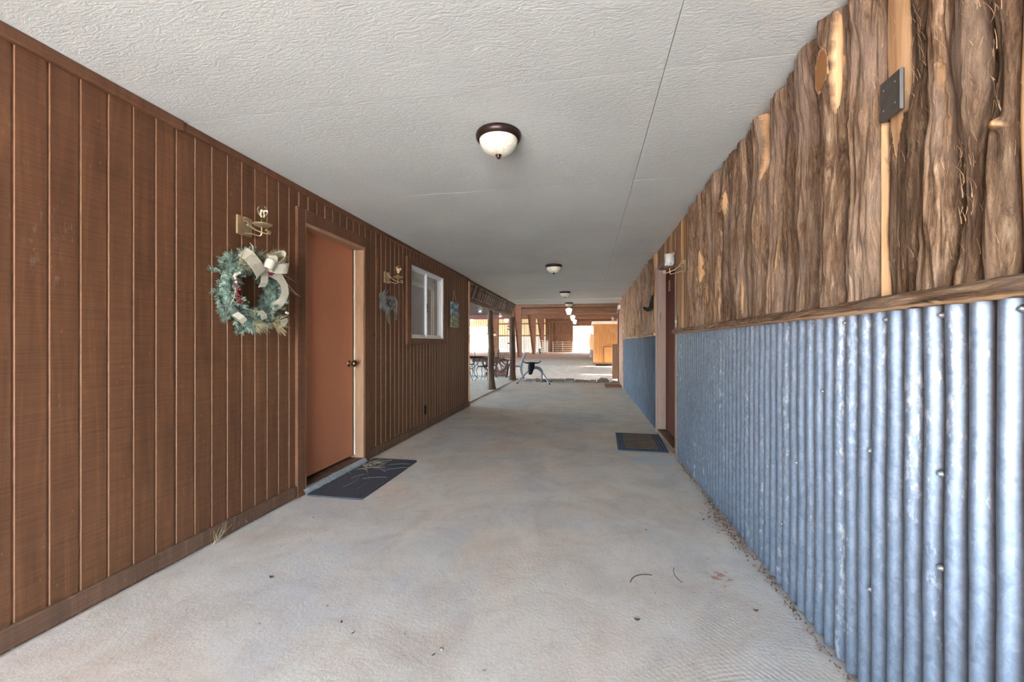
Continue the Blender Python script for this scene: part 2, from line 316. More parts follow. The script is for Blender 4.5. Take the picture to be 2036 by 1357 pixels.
# ------------------------------------------------------------------ mesh builder
class MB:
    def __init__(s): s.v = []; s.f = []; s.mi = []; s.sm = []
    def add(s, vs, fs, mi=0, smooth=False):
        o = len(s.v); s.v += [tuple(p) for p in vs]
        for f in fs: s.f.append([o+i for i in f]); s.mi.append(mi); s.sm.append(smooth)
        return s
    def box(s, x0, x1, y0, y1, z0, z1, mi=0, bev=0):
        if x0 > x1: x0, x1 = x1, x0
        if y0 > y1: y0, y1 = y1, y0
        if z0 > z1: z0, z1 = z1, z0
        if not bev:
            vs = [(x, y, z) for x in (x0,x1) for y in (y0,y1) for z in (z0,z1)]
            return s.add(vs, [(0,1,3,2),(4,6,7,5),(0,4,5,1),(2,3,7,6),(0,2,6,4),(1,5,7,3)], mi)
        b = min(bev, (x1-x0)/2.01, (y1-y0)/2.01, (z1-z0)/2.01)
        c = ((x0+x1)/2, (y0+y1)/2, (z0+z1)/2); h = ((x1-x0)/2, (y1-y0)/2, (z1-z0)/2)
        vs = []; ix = {}
        for sx in (-1,1):
            for sy in (-1,1):
                for sz in (-1,1):
                    for ax in range(3):
                        p = [c[i]+q*(h[i]-(0 if i == ax else b)) for i, q in enumerate((sx,sy,sz))]
                        ix[(sx,sy,sz,ax)] = len(vs); vs.append(p)
        fs = []
        for ax in range(3):
            o = [i for i in range(3) if i != ax]
            for q in (-1,1):
                loop = []
                for (a1, a2) in ((-1,-1),(1,-1),(1,1),(-1,1)):
                    k = [0,0,0]; k[ax] = q; k[o[0]] = a1; k[o[1]] = a2; loop.append(ix[(*k, ax)])
                fs.append(loop)
        for ax in range(3):
            o = [i for i in range(3) if i != ax]
            for a1 in (-1,1):
                for a2 in (-1,1):
                    def K(e, w_):
                        k = [0,0,0]; k[ax] = e; k[o[0]] = a1; k[o[1]] = a2; return ix[(*k, w_)]
                    fs.append([K(-1,o[0]), K(1,o[0]), K(1,o[1]), K(-1,o[1])])
        for sx in (-1,1):
            for sy in (-1,1):
                for sz in (-1,1): fs.append([ix[(sx,sy,sz,a)] for a in range(3)])
        return s.add(vs, fs, mi)
    def tube(s, pts, rad, n=10, mi=0, caps=True, smooth=True, jit=0, squash=None):
        pts = [Vector(p) for p in pts]
        rr = rad if hasattr(rad, '__len__') else [rad]*len(pts)
        vs = []; up = None
        for i, p in enumerate(pts):
            t = (pts[min(i+1, len(pts)-1)]-pts[max(i-1, 0)]).normalized()
            if up is None: up = Vector((0,0,1)) if abs(t.z) < .9 else Vector((1,0,0))
            u = (up - t*up.dot(t))
            if u.length < 1e-4: u = t.orthogonal()
            u.normalize(); up = u; v_ = t.cross(u)
            for k in range(n):
                a = 2*PI*k/n; r_ = rr[i]*(1+(random.uniform(-jit, jit) if jit else 0))
                q = squash or (1,1)
                vs.append(p+u*math.cos(a)*r_*q[0]+v_*math.sin(a)*r_*q[1])
        fs = [(i*n+k, i*n+(k+1) % n, (i+1)*n+(k+1) % n, (i+1)*n+k) for i in range(len(pts)-1) for k in range(n)]
        s.add(vs, fs, mi, smooth)
        if caps:
            m = len(pts)-1; s.add([vs[k] for k in range(n)], [list(range(n))[::-1]], mi); s.add([vs[m*n+k] for k in range(n)], [list(range(n))], mi)
        return s
    def lathe(s, prof, c=(0,0,0), n=28, mi=0, smooth=True, axis='z'):
        vs = []
        for (r_, h_) in prof:
            for k in range(n):
                a = 2*PI*k/n; q = (r_*math.cos(a), r_*math.sin(a), h_)
                if axis == 'x': q = (h_, q[0], q[1])
                if axis == 'y': q = (q[0], h_, q[1])
                vs.append((c[0]+q[0], c[1]+q[1], c[2]+q[2]))
        fs = [(i*n+k, i*n+(k+1) % n, (i+1)*n+(k+1) % n, (i+1)*n+k) for i in range(len(prof)-1) for k in range(n)]
        s.add(vs, fs, mi, smooth)
        if prof[0][0] > 1e-4: s.add(vs[:n], [list(range(n))[::-1]], mi)
        if prof[-1][0] > 1e-4: s.add(vs[-n:], [list(range(n))], mi)
        return s
    def sphere(s, c, r, n=10, mi=0, sc=(1,1,1)):
        prof = [(max(1e-5, math.sin(PI*i/n)), -math.cos(PI*i/n)) for i in range(n+1)]
        o = MB().lathe(prof, n=n*2)
        return s.add([(c[0]+x_*r*sc[0], c[1]+y_*r*sc[1], c[2]+z_*r*sc[2]) for x_, y_, z_ in o.v], o.f, mi, True)
    def prism(s, poly, ax, d0, d1, mi=0):
        """poly in the plane across axis ax (0=x,1=y,2=z), extruded d0..d1"""
        def P(u, v_, d): k = [u, v_]; k.insert(ax, d); return tuple(k)
        n = len(poly); vs = [P(u, v_, d0) for u, v_ in poly]+[P(u, v_, d1) for u, v_ in poly]
        fs = [list(range(n)), list(range(n, 2*n))[::-1]]+[(i, (i+1) % n, n+(i+1) % n, n+i) for i in range(n)]
        return s.add(vs, fs, mi)
    def grid(s, fn, nu, nv, mi=0, smooth=True):
        vs = [fn(i/nu, j/nv) for j in range(nv+1) for i in range(nu+1)]
        fs = [(j*(nu+1)+i, j*(nu+1)+i+1, (j+1)*(nu+1)+i+1, (j+1)*(nu+1)+i) for j in range(nv) for i in range(nu)]
        return s.add(vs, fs, mi, smooth)
    def move(s, loc=(0,0,0), rz=0, sc=1):
        m = Matrix.Translation(loc) @ Matrix.Rotation(rz, 4, 'Z') @ Matrix.Scale(sc, 4)
        s.v = [tuple(m @ Vector(p)) for p in s.v]; return s
    def build(s, name, mats, parent=None, attrs=None):
        me = bpy.data.meshes.new(name); me.from_pydata(s.v, [], s.f)
        for m in (mats if isinstance(mats, (list, tuple)) else [mats]): me.materials.append(M[m])
        me.polygons.foreach_set('material_index', s.mi); me.polygons.foreach_set('use_smooth', s.sm)
        if attrs:
            for k, vals in attrs.items():
                a_ = me.attributes.new(k, 'FLOAT', 'POINT'); a_.data.foreach_set('value', vals)
        me.update(); o = bpy.data.objects.new(name, me); COL.objects.link(o)
        if parent is not None: o.parent = parent
        return o

def fixn(o):   # outward normals for closed shapes
    import bmesh
    bm = bmesh.new(); bm.from_mesh(o.data); bmesh.ops.recalc_face_normals(bm, faces=bm.faces); bm.to_mesh(o.data); bm.free(); return o
def tag(o, label, cat, group=None, kind=None):
    o['label'] = label; o['category'] = cat
    if group: o['group'] = group
    if kind: o['kind'] = kind
    return o
def thing(name, label, cat, loc=(0,0,0), rz=0, group=None):
    o = bpy.data.objects.new(name, None); COL.objects.link(o); o.location = loc; o.rotation_euler = (0,0,rz)
    o.empty_display_size = .1
    return tag(o, label, cat, group)
def struct(o, label=None):
    o['kind'] = 'structure'
    if label: o['label'] = label
    return o
def dup(root, loc, rz, label=None, group=None):
    r_ = root.copy(); COL.objects.link(r_); r_.location = loc; r_.rotation_euler = (0,0,rz)
    if label: r_['label'] = label
    if group: r_['group'] = group
    for ch in list(root.children):
        c_ = ch.copy(); COL.objects.link(c_); c_.parent = r_
        for g_ in list(ch.children):
            d_ = g_.copy(); COL.objects.link(d_); d_.parent = c_
    return r_

XL, XR = -2.096, .885       # left wall face, corrugated sheet mean plane
Y0 = -3.1                   # the passage opens behind the camera here
YL = 7.15                   # end of the left building

# ------------------------------------------------------------------ ground and floors
struct(fixn(MB().box(-2.2, .95, Y0-.6, 12.0, -.12, 0).build('floor', 'floor')), 'pale trowelled concrete slab of the covered passage')
struct(fixn(MB().box(-9, -2.205, YL-.0, 13.2, -.12, .012).build('floor_patio', 'patio')), 'sandy patio slab left of the passage')
struct(MB().grid(lambda u, v: (-60+u*120, 5+v*115, -.05+.12*max(0, min(1, (v*115-22)/20))*(1 if v*115 < 60 else 1)), 24, 60).build('floor_dirt', 'dirt'), 'bare dirt ground of the barn')
struct(MB().box(-60, 60, -70, 5.0, -.3, -.13).build('floor_yard', 'yard'), 'pale gravel yard behind the passage')

# ------------------------------------------------------------------ ceiling: strand-board sheets with open joints
mb = MB(); ys = [Y0]+[1.83+1.22*k for k in range(-2, 10) if 1.83+1.22*k > Y0+.1 and 1.83+1.22*k < 10.8]+[10.84]
for i in range(len(ys)-1):
    for (xa, xb) in ((-2.12, .321), (.321, .95)):
        mb.box(xa+.0014, xb-.0014, ys[i]+.0024, ys[i+1]-.0024, H, H+.012)
mb.box(-2.12, .95, 10.842, 12.25, H-.002, H+.012)
mb.box(-2.14, .95, Y0, 12.25, H+.0125, H+.03)
struct(fixn(mb.build('ceiling', 'ceil')), 'off-white painted strand-board ceiling with panel joints')
struct(fixn(MB().box(-2.1, .9, 10.825, 10.865, H-.014, H-.0005, bev=.003).build('trim_1', 'white_metal')), 'white batten across the far ceiling')
struct(fixn(MB().box(-8.2, 7.2, Y0, 12.28, H+.031, H+.25).build('ceiling_roof_deck', 'barn_roof')), 'roof deck over passage and side rooms')
struct(fixn(MB().box(-2.1, .95, 12.251, 12.30, H-.02, H+.3).build('trim_2', 'barn_wood')), 'brown board closing the end of the ceiling')

# ------------------------------------------------------------------ left wall: grooved plywood siding, real grooves
DY0, DY1, DZ1 = 2.757, 3.60, 2.045       # door opening
WY0, WY1, WZ0, WZ1 = 4.65, 5.78, 1.195, 2.085
def siding_wall(mb, ya, yb, za, zb, x=XL, pitch=.1026, y_ref=1.171):
    """strip of siding with vertical grooves, face towards +X"""
    k = math.ceil((ya-y_ref-.012)/pitch); gs = []
    while y_ref+k*pitch < yb:
        g = y_ref+k*pitch
        gs.append((g-.006, g+.006)); k += 1
    pts = [(ya, 0)]; mi = []
    for g0, g1 in gs:
        if g0 < ya or g1 > yb: continue
        pts += [(g0, 0), (g0+.0015, -.007), (g1-.003, -.007), (g1, 0)]
    pts.append((yb, 0))
    for i in range(len(pts)-1):
        (a_, da), (b_, db) = pts[i], pts[i+1]
        mb.add([(x+da, a_, za), (x+db, b_, za), (x+db, b_, zb), (x+da, a_, zb)], [(0,1,2,3)], 0 if da == db == 0 else 1)
mb = MB()
seams = [1.777+1.22*k for k in range(-3, 5)]
def strips(ya, yb, za, zb):
    cuts = [ya]+[s_ for s_ in seams if ya+.02 < s_ < yb-.02]+[yb]
    for i in range(len(cuts)-1): siding_wall(mb, cuts[i]+(.0012 if i else 0), cuts[i+1]-(.0012 if i < len(cuts)-2 else 0), za, zb)
strips(Y0, DY0, 0, H); strips(DY0, DY1, DZ1, H); strips(DY1, WY0, 0, H)
strips(WY0, WY1, 0, WZ0); strips(WY0, WY1, WZ1, H); strips(WY1, YL, 0, H)
for (a_, b_, za, zb) in ((Y0, DY0, 0, H), (DY0, DY1, DZ1, H), (DY1, WY0, 0, H), (WY0, WY1, 0, WZ0), (WY0, WY1, WZ1, H), (WY1, YL, 0, H)):
    mb.box(XL-.13, XL-.0085, a_, b_, za, zb)
struct(mb.build('wall_left', ['siding', 'groove']), 'brown stained plywood siding with vertical grooves')
# room behind the left wall
mb = MB(); mb.box(-8, -7.9, Y0, YL, 0, H); mb.box(-8, XL-.13, YL-.1, YL, 0, H); mb.box(-8, XL-.13, Y0, Y0+.1, 0, H)
struct(fixn(mb.build('wall_left_room', 'siding_red')), 'outer walls of the left building')
struct(fixn(MB().box(-7.9, XL-.13, Y0+.1, YL-.1, -.1, .05).build('floor_left_room', 'room')))
struct(fixn(MB().box(-7.9, XL-.13, 4.0, 4.1, .05, H-.001).build('wall_partition', 'room')), 'partition inside the left room')
# trims
mb = MB(); mb.box(XL-.001, XL+.028, Y0, 1.81, H-.052, H-.001, bev=.004)
struct(fixn(mb.build('trim_3', 'trim')), 'thicker brown board along the near top of the left wall')
struct(fixn(MB().box(XL-.001, XL+.018, 1.813, YL, H-.044, H-.001, bev=.003).build('trim_4', 'trim')), 'brown board along the far top of the left wall')
struct(fixn(MB().box(XL-.001, XL+.02, Y0, 2.67, .012, .094, bev=.004).build('baseboard_left', 'base')), 'weathered baseboard before the terracotta door')
struct(fixn(MB().box(XL-.001, XL+.02, 3.685, YL, .012, .094, bev=.004).build('baseboard_left_far', 'base')), 'weathered baseboard beyond the terracotta door')
struct(fixn(MB().box(XL-.06, XL+.016, YL-.03, YL+.012, .0, H-.05, bev=.004).build('trim_5', 'trim_edge')), 'pale corner board at the end of the left wall')

# ------------------------------------------------------------------ left door
d = bpy.data.objects.new('door_1', None); COL.objects.link(d); d.location = (XL, 3.2, 0); struct(d, 'plain terracotta painted door in a brown frame')
def rel(mb, o): mb.v = [(a_-o.location[0], b_-o.location[1], c_-o.location[2]) for a_, b_, c_ in mb.v]; return mb
fixn(rel(MB().box(XL-.125, XL-.08, DY0+.02, DY1-.045, .078, DZ1-.03, bev=.002), d).build('door_panel', 'door', d))
mb = MB()
for (a_, b_, za, zb) in ((DY0-.085, DY0+.002, .0, DZ1+.09), (DY1-.002, DY1+.085, .0, DZ1+.09)): mb.box(XL-.003, XL+.022, a_, b_, za, zb, bev=.003)
mb.box(XL-.003, XL+.024, DY0+.0021, DY1-.0021, DZ1-.004, DZ1+.09, bev=.003)
fixn(rel(mb, d).build('casing', 'trim', d))
mb = MB(); mb.box(XL-.128, XL+.015, DY0, DY0+.02, 0.05, DZ1); mb.box(XL-.128, XL+.015, DY1-.02, DY1, 0.05, DZ1); mb.box(XL-.128, XL+.015, DY0+.02, DY1-.02, DZ1-.03, DZ1)
fixn(rel(mb, d).build('jamb', 'jamb', d))
fixn(rel(MB().box(XL-.079, XL-.064, DY1-.034, DY1-.0205, .08, DZ1-.03, bev=.003), d).build('weatherstrip', 'strip', d))
fixn(rel(MB().box(XL-.128, XL-.001, DY0+.001, DY1-.001, .005, .05), d).build('threshold', 'base', d))
kn = rel(MB().lathe([(.032, 0), (.033, .006), (.022, .012), (.012, .018), (.012, .034), (.022, .04), (.029, .05), (.031, .06), (.027, .072), (.014, .078), (.0001, .079)], (XL-.08, 3.49, .945), axis='x'), d).build('knob', 'brass', d)
mb = MB(); mb.grid(lambda u, v: (XL-.001+v*.05+.006*noise.noise((u*9, v*3, 1)), DY0-.03+u*.87, .042+.008*noise.noise((u*12, v*5, 3))-(v > .8)*.02), 60, 6)
mb.grid(lambda u, v: (XL+.049+.010*noise.noise((u*14, v*3, 5)), DY0-.03+u*.87, .03*(1-v)), 60, 3)
struct(rel(mb, d).build('trim_6', 'edge_conc'), 'rough bluish concrete sill under the terracotta door').location = d.location

# ------------------------------------------------------------------ left window
wd = bpy.data.objects.new('window_1', None); COL.objects.link(wd); wd.location = (XL, 5.3, 1.1); struct(wd, 'white sliding window in brown trim')
mb = MB()
mb.box(XL-.003, XL+.024, WY0-.12, WY0-.003, WZ0-.08, WZ1+.075, bev=.004); mb.box(XL-.003, XL+.024, WY1+.003, WY1+.1, WZ0-.08, WZ1+.075, bev=.004)
mb.box(XL-.003, XL+.023, WY0-.0031, WY1+.0031, WZ0-.08, WZ0-.002, bev=.004); mb.box(XL-.003, XL+.023, WY0-.0031, WY1+.0031, WZ1+.002, WZ1+.075, bev=.004)
fixn(rel(mb, wd).build('casing', 'trim', wd))
mb = MB(); f_ = .03
mb.box(XL-.07, XL+.012, WY0, WY0+f_, WZ0, WZ1); mb.box(XL-.07, XL+.012, WY1-f_, WY1, WZ0, WZ1)
mb.box(XL-.07, XL+.008, WY0+f_, WY1-f_, WZ0, WZ0+.022); mb.box(XL-.07, XL+.006, WY0+f_, WY1-f_, WZ1-.025, WZ1)
fixn(rel(mb, wd).build('window_frame', 'white_metal', wd))
ym = (WY0+WY1)/2-.0
mb = MB()
for (a_, b_, xa) in ((WY0+f_, ym+.03, XL-.045), (ym-.02, WY1-f_, XL-.02)):
    mb.box(xa-.01, xa+.01, a_, a_+.028, WZ0+.022, WZ1-.025); mb.box(xa-.01, xa+.01, b_-.03, b_, WZ0+.022, WZ1-.025)
    mb.box(xa-.009, xa+.009, a_+.028, b_-.03, WZ0+.022, WZ0+.05); mb.box(xa-.009, xa+.009, a_+.028, b_-.03, WZ1-.05, WZ1-.025)
fixn(rel(mb, wd).build('sash', 'white_metal', wd))
for (a_, b_, xa) in ((WY0+f_+.028, ym, XL-.045), (ym+.008, WY1-f_-.03, XL-.02)):
    fixn(rel(MB().box(xa-.002, xa+.002, a_, b_, WZ0+.05, WZ1-.05), wd).build('pane', 'pane', wd))
fixn(rel(MB().box(XL-.012, XL+.002, ym-.012, ym+.004, 1.58, 1.66, bev=.003).sphere((XL-.003, ym-.004, 1.555), .012), wd).build('latch', 'gun', wd))
# inside the window: roller shade, curtain, cupboard, bottles on the sill
mb = MB(); mb.grid(lambda u, v: (XL-.16+.012*math.sin(v*9), WY0-.05+u*(WY1-WY0+.1), 2.12-v*.2), 4, 14)
mb.tube([(XL-.165, WY0-.05, 1.92), (XL-.165, WY1+.05, 1.92)], .014)
tag(mb.build('roller_shade', 'curtain'), 'rolled pale shade at the top inside the sliding window', 'window shade')
rl = bpy.data.lights.new('room_light', 'POINT'); rl.energy = .35; rl.shadow_soft_size = .15; rl.color = (1, .9, .75); ro = bpy.data.objects.new('room_light', rl); COL.objects.link(ro); ro.location = (-3.6, 5.4, 2.05)
mb = MB(); mb.grid(lambda u, v: (XL-.16-u*.10+.012*math.sin(u*30), 6.02+.015*math.sin(u*25), 2.05-v*1.2), 60, 4)
tag(mb.build('curtain', 'curtain'), 'cream curtain panel behind the right sash of the window', 'curtain')
t = thing('cupboard', 'brown wooden cupboard seen inside the room through the window', 'cupboard', (-4.6, 6.6, .05))
fixn(MB().box(-.6, .6, -.3, .3, 0, 1.9, bev=.01).build('body', 'roomwood', t))
for q in (-1, 1):
    dr = fixn(MB().box(q*.3-.27, q*.3+.27, -.33, -.301, .1, 1.8, bev=.01).build('door', 'roomwood', t)); MB().sphere((q*.05, -.345, 1), .015).build('knob', 'brass', dr)
struct(fixn(MB().box(XL-.25, XL-.1305, WY0-.1, WY1+.1, WZ0-.03, WZ0, bev=.004).build('trim_8', 'white_metal')), 'white inner sill of the sliding window')
bt0 = None
for i, (yy, hh, lab) in enumerate(((4.92, .10, 'slim clear bottle on the inner sill, nearest the camera'), (4.98, .13, 'taller clear bottle on the inner sill, middle of three'), (5.10, .06, 'short clear jar on the inner sill beside the meeting sash'))):
    o = MB().lathe([(.014, 0), (.015, .01), (.015, hh*.6), (.006, hh*.75), (.006, hh), (.008, hh)], (0,0,0), 14).build('bottle', 'glass')
    o.location = (XL-.18, yy, WZ0); tag(o, lab, 'bottle', 'small glassware on the window sill')

# ------------------------------------------------------------------ wall sconces
def make_sconce(name, label, glass_cyl=False, group='wall sconces along the passage'):
    """mounted on a wall whose face is at x=0, arm reaches +x"""
    t = thing(name, label, 'wall lamp', group=group)
    mb = MB(); mb.box(0, .012, -.058, .058, -.058, .058, bev=.003); fixn(mb.build('wall_plate', 'bronze_plate', t))
    mb = MB(); pts = []
    for i in range(9): a = PI*.25+i*PI/5; pts.append((.024+.013*math.cos(a)-.0, 0, .038+.013*math.sin(a)))
    pts += [(.05, 0, .0), (.09, 0, -.028), (.13, 0, -.045), (.165, 0, -.056)]
    for i in range(6): a = -PI/2+i*PI/4; pts.append((.172+.012*math.cos(a), 0, -.046+.012*math.sin(a)))
    # flat strap bar
    prev = None
    for i in range(len(pts)-1):
        p, q = Vector(pts[i]), Vector(pts[i+1]); nrm = Vector((-(q-p).z, 0, (q-p).x)).normalized()*.0025
        vs = [p+nrm+Vector((0, s_*.012, 0)) for s_ in (-1,1)]+[p-nrm+Vector((0, s_*.012, 0)) for s_ in (1,-1)]
        ws = [q+nrm+Vector((0, s_*.012, 0)) for s_ in (-1,1)]+[q-nrm+Vector((0, s_*.012, 0)) for s_ in (1,-1)]
        mb.add(vs+ws, [(k, (k+1) % 4, 4+(k+1) % 4, 4+k) for k in range(4)]+[(0,1,2,3), (7,6,5,4)])
    mb.sphere((.03, 0, .006), .007)
    fixn(mb.build('scroll_bar', 'bronze_plate', t))
    mb = MB(); path = []
    for i in range(15):
        s_ = i/14; path.append((.012+.118*min(1, s_*1.25), 0, -.045+.012*math.sin(s_*5)-.02*math.sin(min(1, s_)*PI) + (max(0, s_-.7)/.3)**1.5*.045))
    mb.tube(path, .0042, 8); fixn(mb.build('arm', 'bronze_plate', t))
    BX = .135
    MB().lathe([(.0001, -.012), (.03, -.011), (.042, -.004), (.053, .003), (.054, .006), (.04, .001), (.02, -.004), (.0001, -.004)], (BX, 0, 0)).build('drip_pan', 'bronze_plate', t)
    MB().lathe([(.018, -.004), (.019, .01), (.018, .038), (.014, .044), (.0001, .045)], (BX, 0, 0), 18).build('socket', 'brass' if not glass_cyl else 'silver', t)
    b_ = MB().lathe([(.012, .044), (.014, .052), (.021, .064), (.027, .078), (.029, .09), (.027, .104), (.019, .115), (.008, .12), (.0001, .121)], (BX, 0, 0), 20).build('bulb', 'amber' if not glass_cyl else 'jar', t)
    mf = MB()
    for k in range(4):
        a = k*PI/2; mf.tube([(BX+.004*math.cos(a), .004*math.sin(a), .046), (BX+.010*math.cos(a), .010*math.sin(a), .066), (BX+.005*math.cos(a+.6), .005*math.sin(a+.6), .092)], .0011, 5)
    mf.build('filament', 'filament', b_)
    if glass_cyl:
        MB().lathe([(.040, .004), (.043, .01), (.043, .118), (.0405, .118), (.0405, .012), (.038, .006)], (BX, 0, 0), 24).build('glass_cylinder', 'jar', t)
    return t
s1 = make_sconce('wall_sconce', 'bare-bulb brass wall sconce above the wreath', group=None); s1.location = (XL, 2.213, 1.858)
s2 = dup(s1, (XL, 4.06, 1.828), 0, 'bare-bulb wall sconce between the terracotta door and the window')
g1 = make_sconce('glass_sconce', 'glass-cylinder wall sconce beside the right-hand door', True, None); g1.location = (.872, 3.98, 1.833); g1.rotation_euler = (0,0,PI)
g2 = dup(g1, (.862, 9.96, 1.91), PI, 'glass-cylinder sconce near the far end of the bark wall')
g3 = dup(g1, (.88, 12.55, 1.80), PI, 'glass-cylinder sconce beyond the bark wall, in front of the pine shed')

# ------------------------------------------------------------------ wreath
WC = Vector((XL+.0, 2.208, 1.452))
wr = thing('wreath', 'blue-green spruce wreath with cream ribbon bow on the left wall', 'wreath', WC)
mb = MB(); rng = random.Random(3)
def tuft(mb, p, dirn, n, L, spread, wid=.0011, mi=0):
    dirn = dirn.normalized(); u = dirn.orthogonal().normalized(); v_ = dirn.cross(u)
    stem = dirn*L*.75
    for k in range(n):
        s_ = (k/n); base = p+stem*s_; a = rng.uniform(0, 2*PI); sp = spread*(1-.35*s_)
        dd = (dirn*(.55+.5*s_)+(u*math.cos(a)+v_*math.sin(a))*sp).normalized()
        tip = base+dd*L*rng.uniform(.42, .62); sd = dd.cross(Vector((rng.uniform(-1,1), rng.uniform(-1,1), rng.uniform(-1,1)))).normalized()*wid
        mb.add([base-sd, base+sd, tip+sd*.4, tip-sd*.4], [(0,1,2,3)], mi)
RM = .178
for i in range(430):
    th = rng.uniform(0, 2*PI); ph = rng.uniform(-.35*PI, 1.35*PI); rt = .058*rng.uniform(.4, 1)
    ring = Vector((0, math.cos(th), math.sin(th))); outn = ring*math.cos(ph)+Vector((1,0,0))*math.sin(ph)
    p = ring*RM+Vector((.06,0,0))+outn*rt
    tang = Vector((0, -math.sin(th), math.cos(th)))
    dd = outn*rng.uniform(.5, 1.1)+tang*rng.uniform(-.1, 1.0)+Vector((rng.uniform(-.3,.3),)*3)
    if p.x+dd.x*.05 < .012: dd.x = abs(dd.x)
    inw = -dd.dot(ring)
    if inw > .2: dd = dd+ring*(inw-.2)
    tuft(mb, p, dd, 40, rng.uniform(.036, .052), .85, .0013)
mb.v = [(max(.003, a_), b_, c_) for a_, b_, c_ in mb.v]
mb.build('spruce_needles', 'needle', wr)
MB().tube([(.055, math.cos(a)*RM, math.sin(a)*RM) for a in [2*PI*k/40 for k in range(41)]], .03, 10, caps=False).build('ring_core', 'needle', wr)
mb = MB()
for (a, rr_, nn) in ((1.45, .2, 1), (2.35, .2, 1), (4.5, .19, 1), (5.25, .22, 1), (1.15, .23, 1)):
    p = Vector((.115, math.cos(a)*rr_, math.sin(a)*rr_))
    for k in range(9): tuft(mb, p, Vector((.6, rng.uniform(-1,1), rng.uniform(-1,1))), 20, .09, .35, .0009)
mb.build('dried_needles', 'tan_needle', wr)
# ribbon: loops and tail as thick strips
def ribbon(pts, wdir, wd_, name='ribbon_loop', th=.0012):
    mb = MB(); P = [Vector(p) for p in pts]; wv_ = [Vector(q).normalized() for q in (wdir if isinstance(wdir[0], (list, tuple)) else [wdir]*len(P))]
    vs = []
    for i, p in enumerate(P):
        t_ = (P[min(i+1, len(P)-1)]-P[max(i-1, 0)]).normalized(); n_ = t_.cross(wv_[i]).normalized()*th
        for q in (-1, 1): vs.append(p+wv_[i]*wd_/2*q+n_)
        for q in (1, -1): vs.append(p+wv_[i]*wd_/2*q-n_)
    fs = [(i*4+k, i*4+(k+1) % 4, (i+1)*4+(k+1) % 4, (i+1)*4+k) for i in range(len(P)-1) for k in range(4)]
    m_ = (len(P)-1)*4; fs += [(3,2,1,0), (m_, m_+1, m_+2, m_+3)]
    mb.add(vs, fs, 0, False); return fixn(mb.build(name, 'ribbon', wr))
def loopy(c, d1, L, fat, wdir, wd_=.06):
    c = Vector(c); d1 = Vector(d1).normalized(); out = Vector((1,0,0)); n_ = d1.cross(Vector(wdir)).normalized()
    pts = [c+d1*L*(.5-.5*math.cos(a))+n_*fat*math.sin(a) for a in [2*PI*k/22 for k in range(23)]]
    return ribbon(pts, wdir, wd_)
K = (.15, .045, .155)
loopy(K, (0.35, .6, .75), .13, .030, (.5, -.6, .35), .062)
loopy(K, (.3, .95, .1), .12, .032, (.3, -.1, .95), .062)
loopy(K, (.35, -.2, .95), .08, .026, (.3, .9, .1), .055)
loopy(K, (.5, -.6, .1), .075, .03, (.3, .2, .9), .055)
# the flat lozenge-shaped loop hanging to the lower left and its patterned back
ribbon([(.14, -.15, .21), (.165, -.13, .19), (.175, -.085, .145), (.17, -.045, .10), (.15, -.035, .085)], [(0,.75,.65)]*5, .085)
ribbon([(.14, .02, .13), (.155, .0, .09), (.155, -.005, .05), (.14, -.005, .025)], (.1, 1, .2), .05)
ribbon([(.14, .04, .13), (.15, .08, .12), (.155, .125, .10), (.155, .165, .06), (.15, .18, .01), (.14, .17, -.035), (.13, .14, -.07), (.11, .11, -.09)], [(.1,.2,1),(.1,.4,.9),(.1,.7,.7),(.1,.95,.3),(.1,1,0),(.1,.95,-.3),(.1,.7,-.6),(.1,.4,-.9)], .058, 'ribbon_tail')
ribbon([(.13, -.19, -.15), (.15, -.165, -.175), (.15, -.145, -.195)], (.1, .8, .5), .042, 'ribbon_tail')
ribbon([(.12, .0, -.12), (.145, .005, -.145), (.14, .015, -.17)], (.1, 1, .2), .042, 'ribbon_tail')
ribbon([(.13, .19, -.16), (.15, .175, -.185), (.14, .16, -.215)], (.1, .9, .3), .06, 'ribbon_tail')
rng2 = random.Random(5); mb = MB()
for k in range(34):
    s_ = k/33; mb.sphere((.125+rng2.uniform(-.01,.01), -.185+.035*s_+rng2.uniform(-.012,.012), .045-.13*s_+rng2.uniform(-.006,.006)), .0062, 5)
mb.build('red_berries', 'berry_red', wr); mb = MB()
for k in range(16): mb.sphere((.15+rng2.uniform(-.01,.01), .05+rng2.uniform(-.02,.02), .118+rng2.uniform(-.012,.012)), .006, 5)
mb.build('red_berries', 'berry_red', wr)
for grp in (((-.185,.07,.010), (-.17,.078,.008), (-.157,.086,.009), (-.186,.05,.008), (-.183,.03,.008), (-.192,.062,.008)), ((-.075,.225,.008),), ((.215,-.115,.008), (.228,-.118,.008))):
    mb = MB()
    for (a_, b_, r_) in grp: mb.sphere((.13, a_, b_), r_, 6)
    mb.build('white_berries', 'berry_white', wr)
for pts in (((.12,.12,.11), (.14,.2,.08), (.15,.28,.02), (.15,.33,.0)), ((.12,.14,.14), (.13,.22,.125), (.14,.30,.095)), ((.13,.17,.09), (.14,.23,.04), (.14,.3,.01)), ((.12,-.17,.02), (.135,-.2,-.06), (.13,-.225,-.11)), ((.12,-.16,.0), (.135,-.19,-.03), (.13,-.235,-.03)), ((.11,-.1,.21), (.13,-.14,.2), (.13,-.2,.15)), ((.11,-.05,.23), (.12,-.1,.235), (.13,-.16,.2)), ((.12,-.05,.2), (.13,-.065,.26), (.12,-.075,.28))):
    MB().tube(pts, [.0024]*(len(pts)-1)+[.001], 6).build('twig', 'twig', wr)
mb = MB()
for (c_, d_) in (((.14,.15,.11), (0,.6,-.7)),):
    c_ = Vector(c_); d_ = Vector(d_).normalized()
    for k in range(7): mb.sphere(c_+d_*k*.009, .012-.0012*abs(k-2), 5)
mb.build('pine_cone', 'cone', wr)
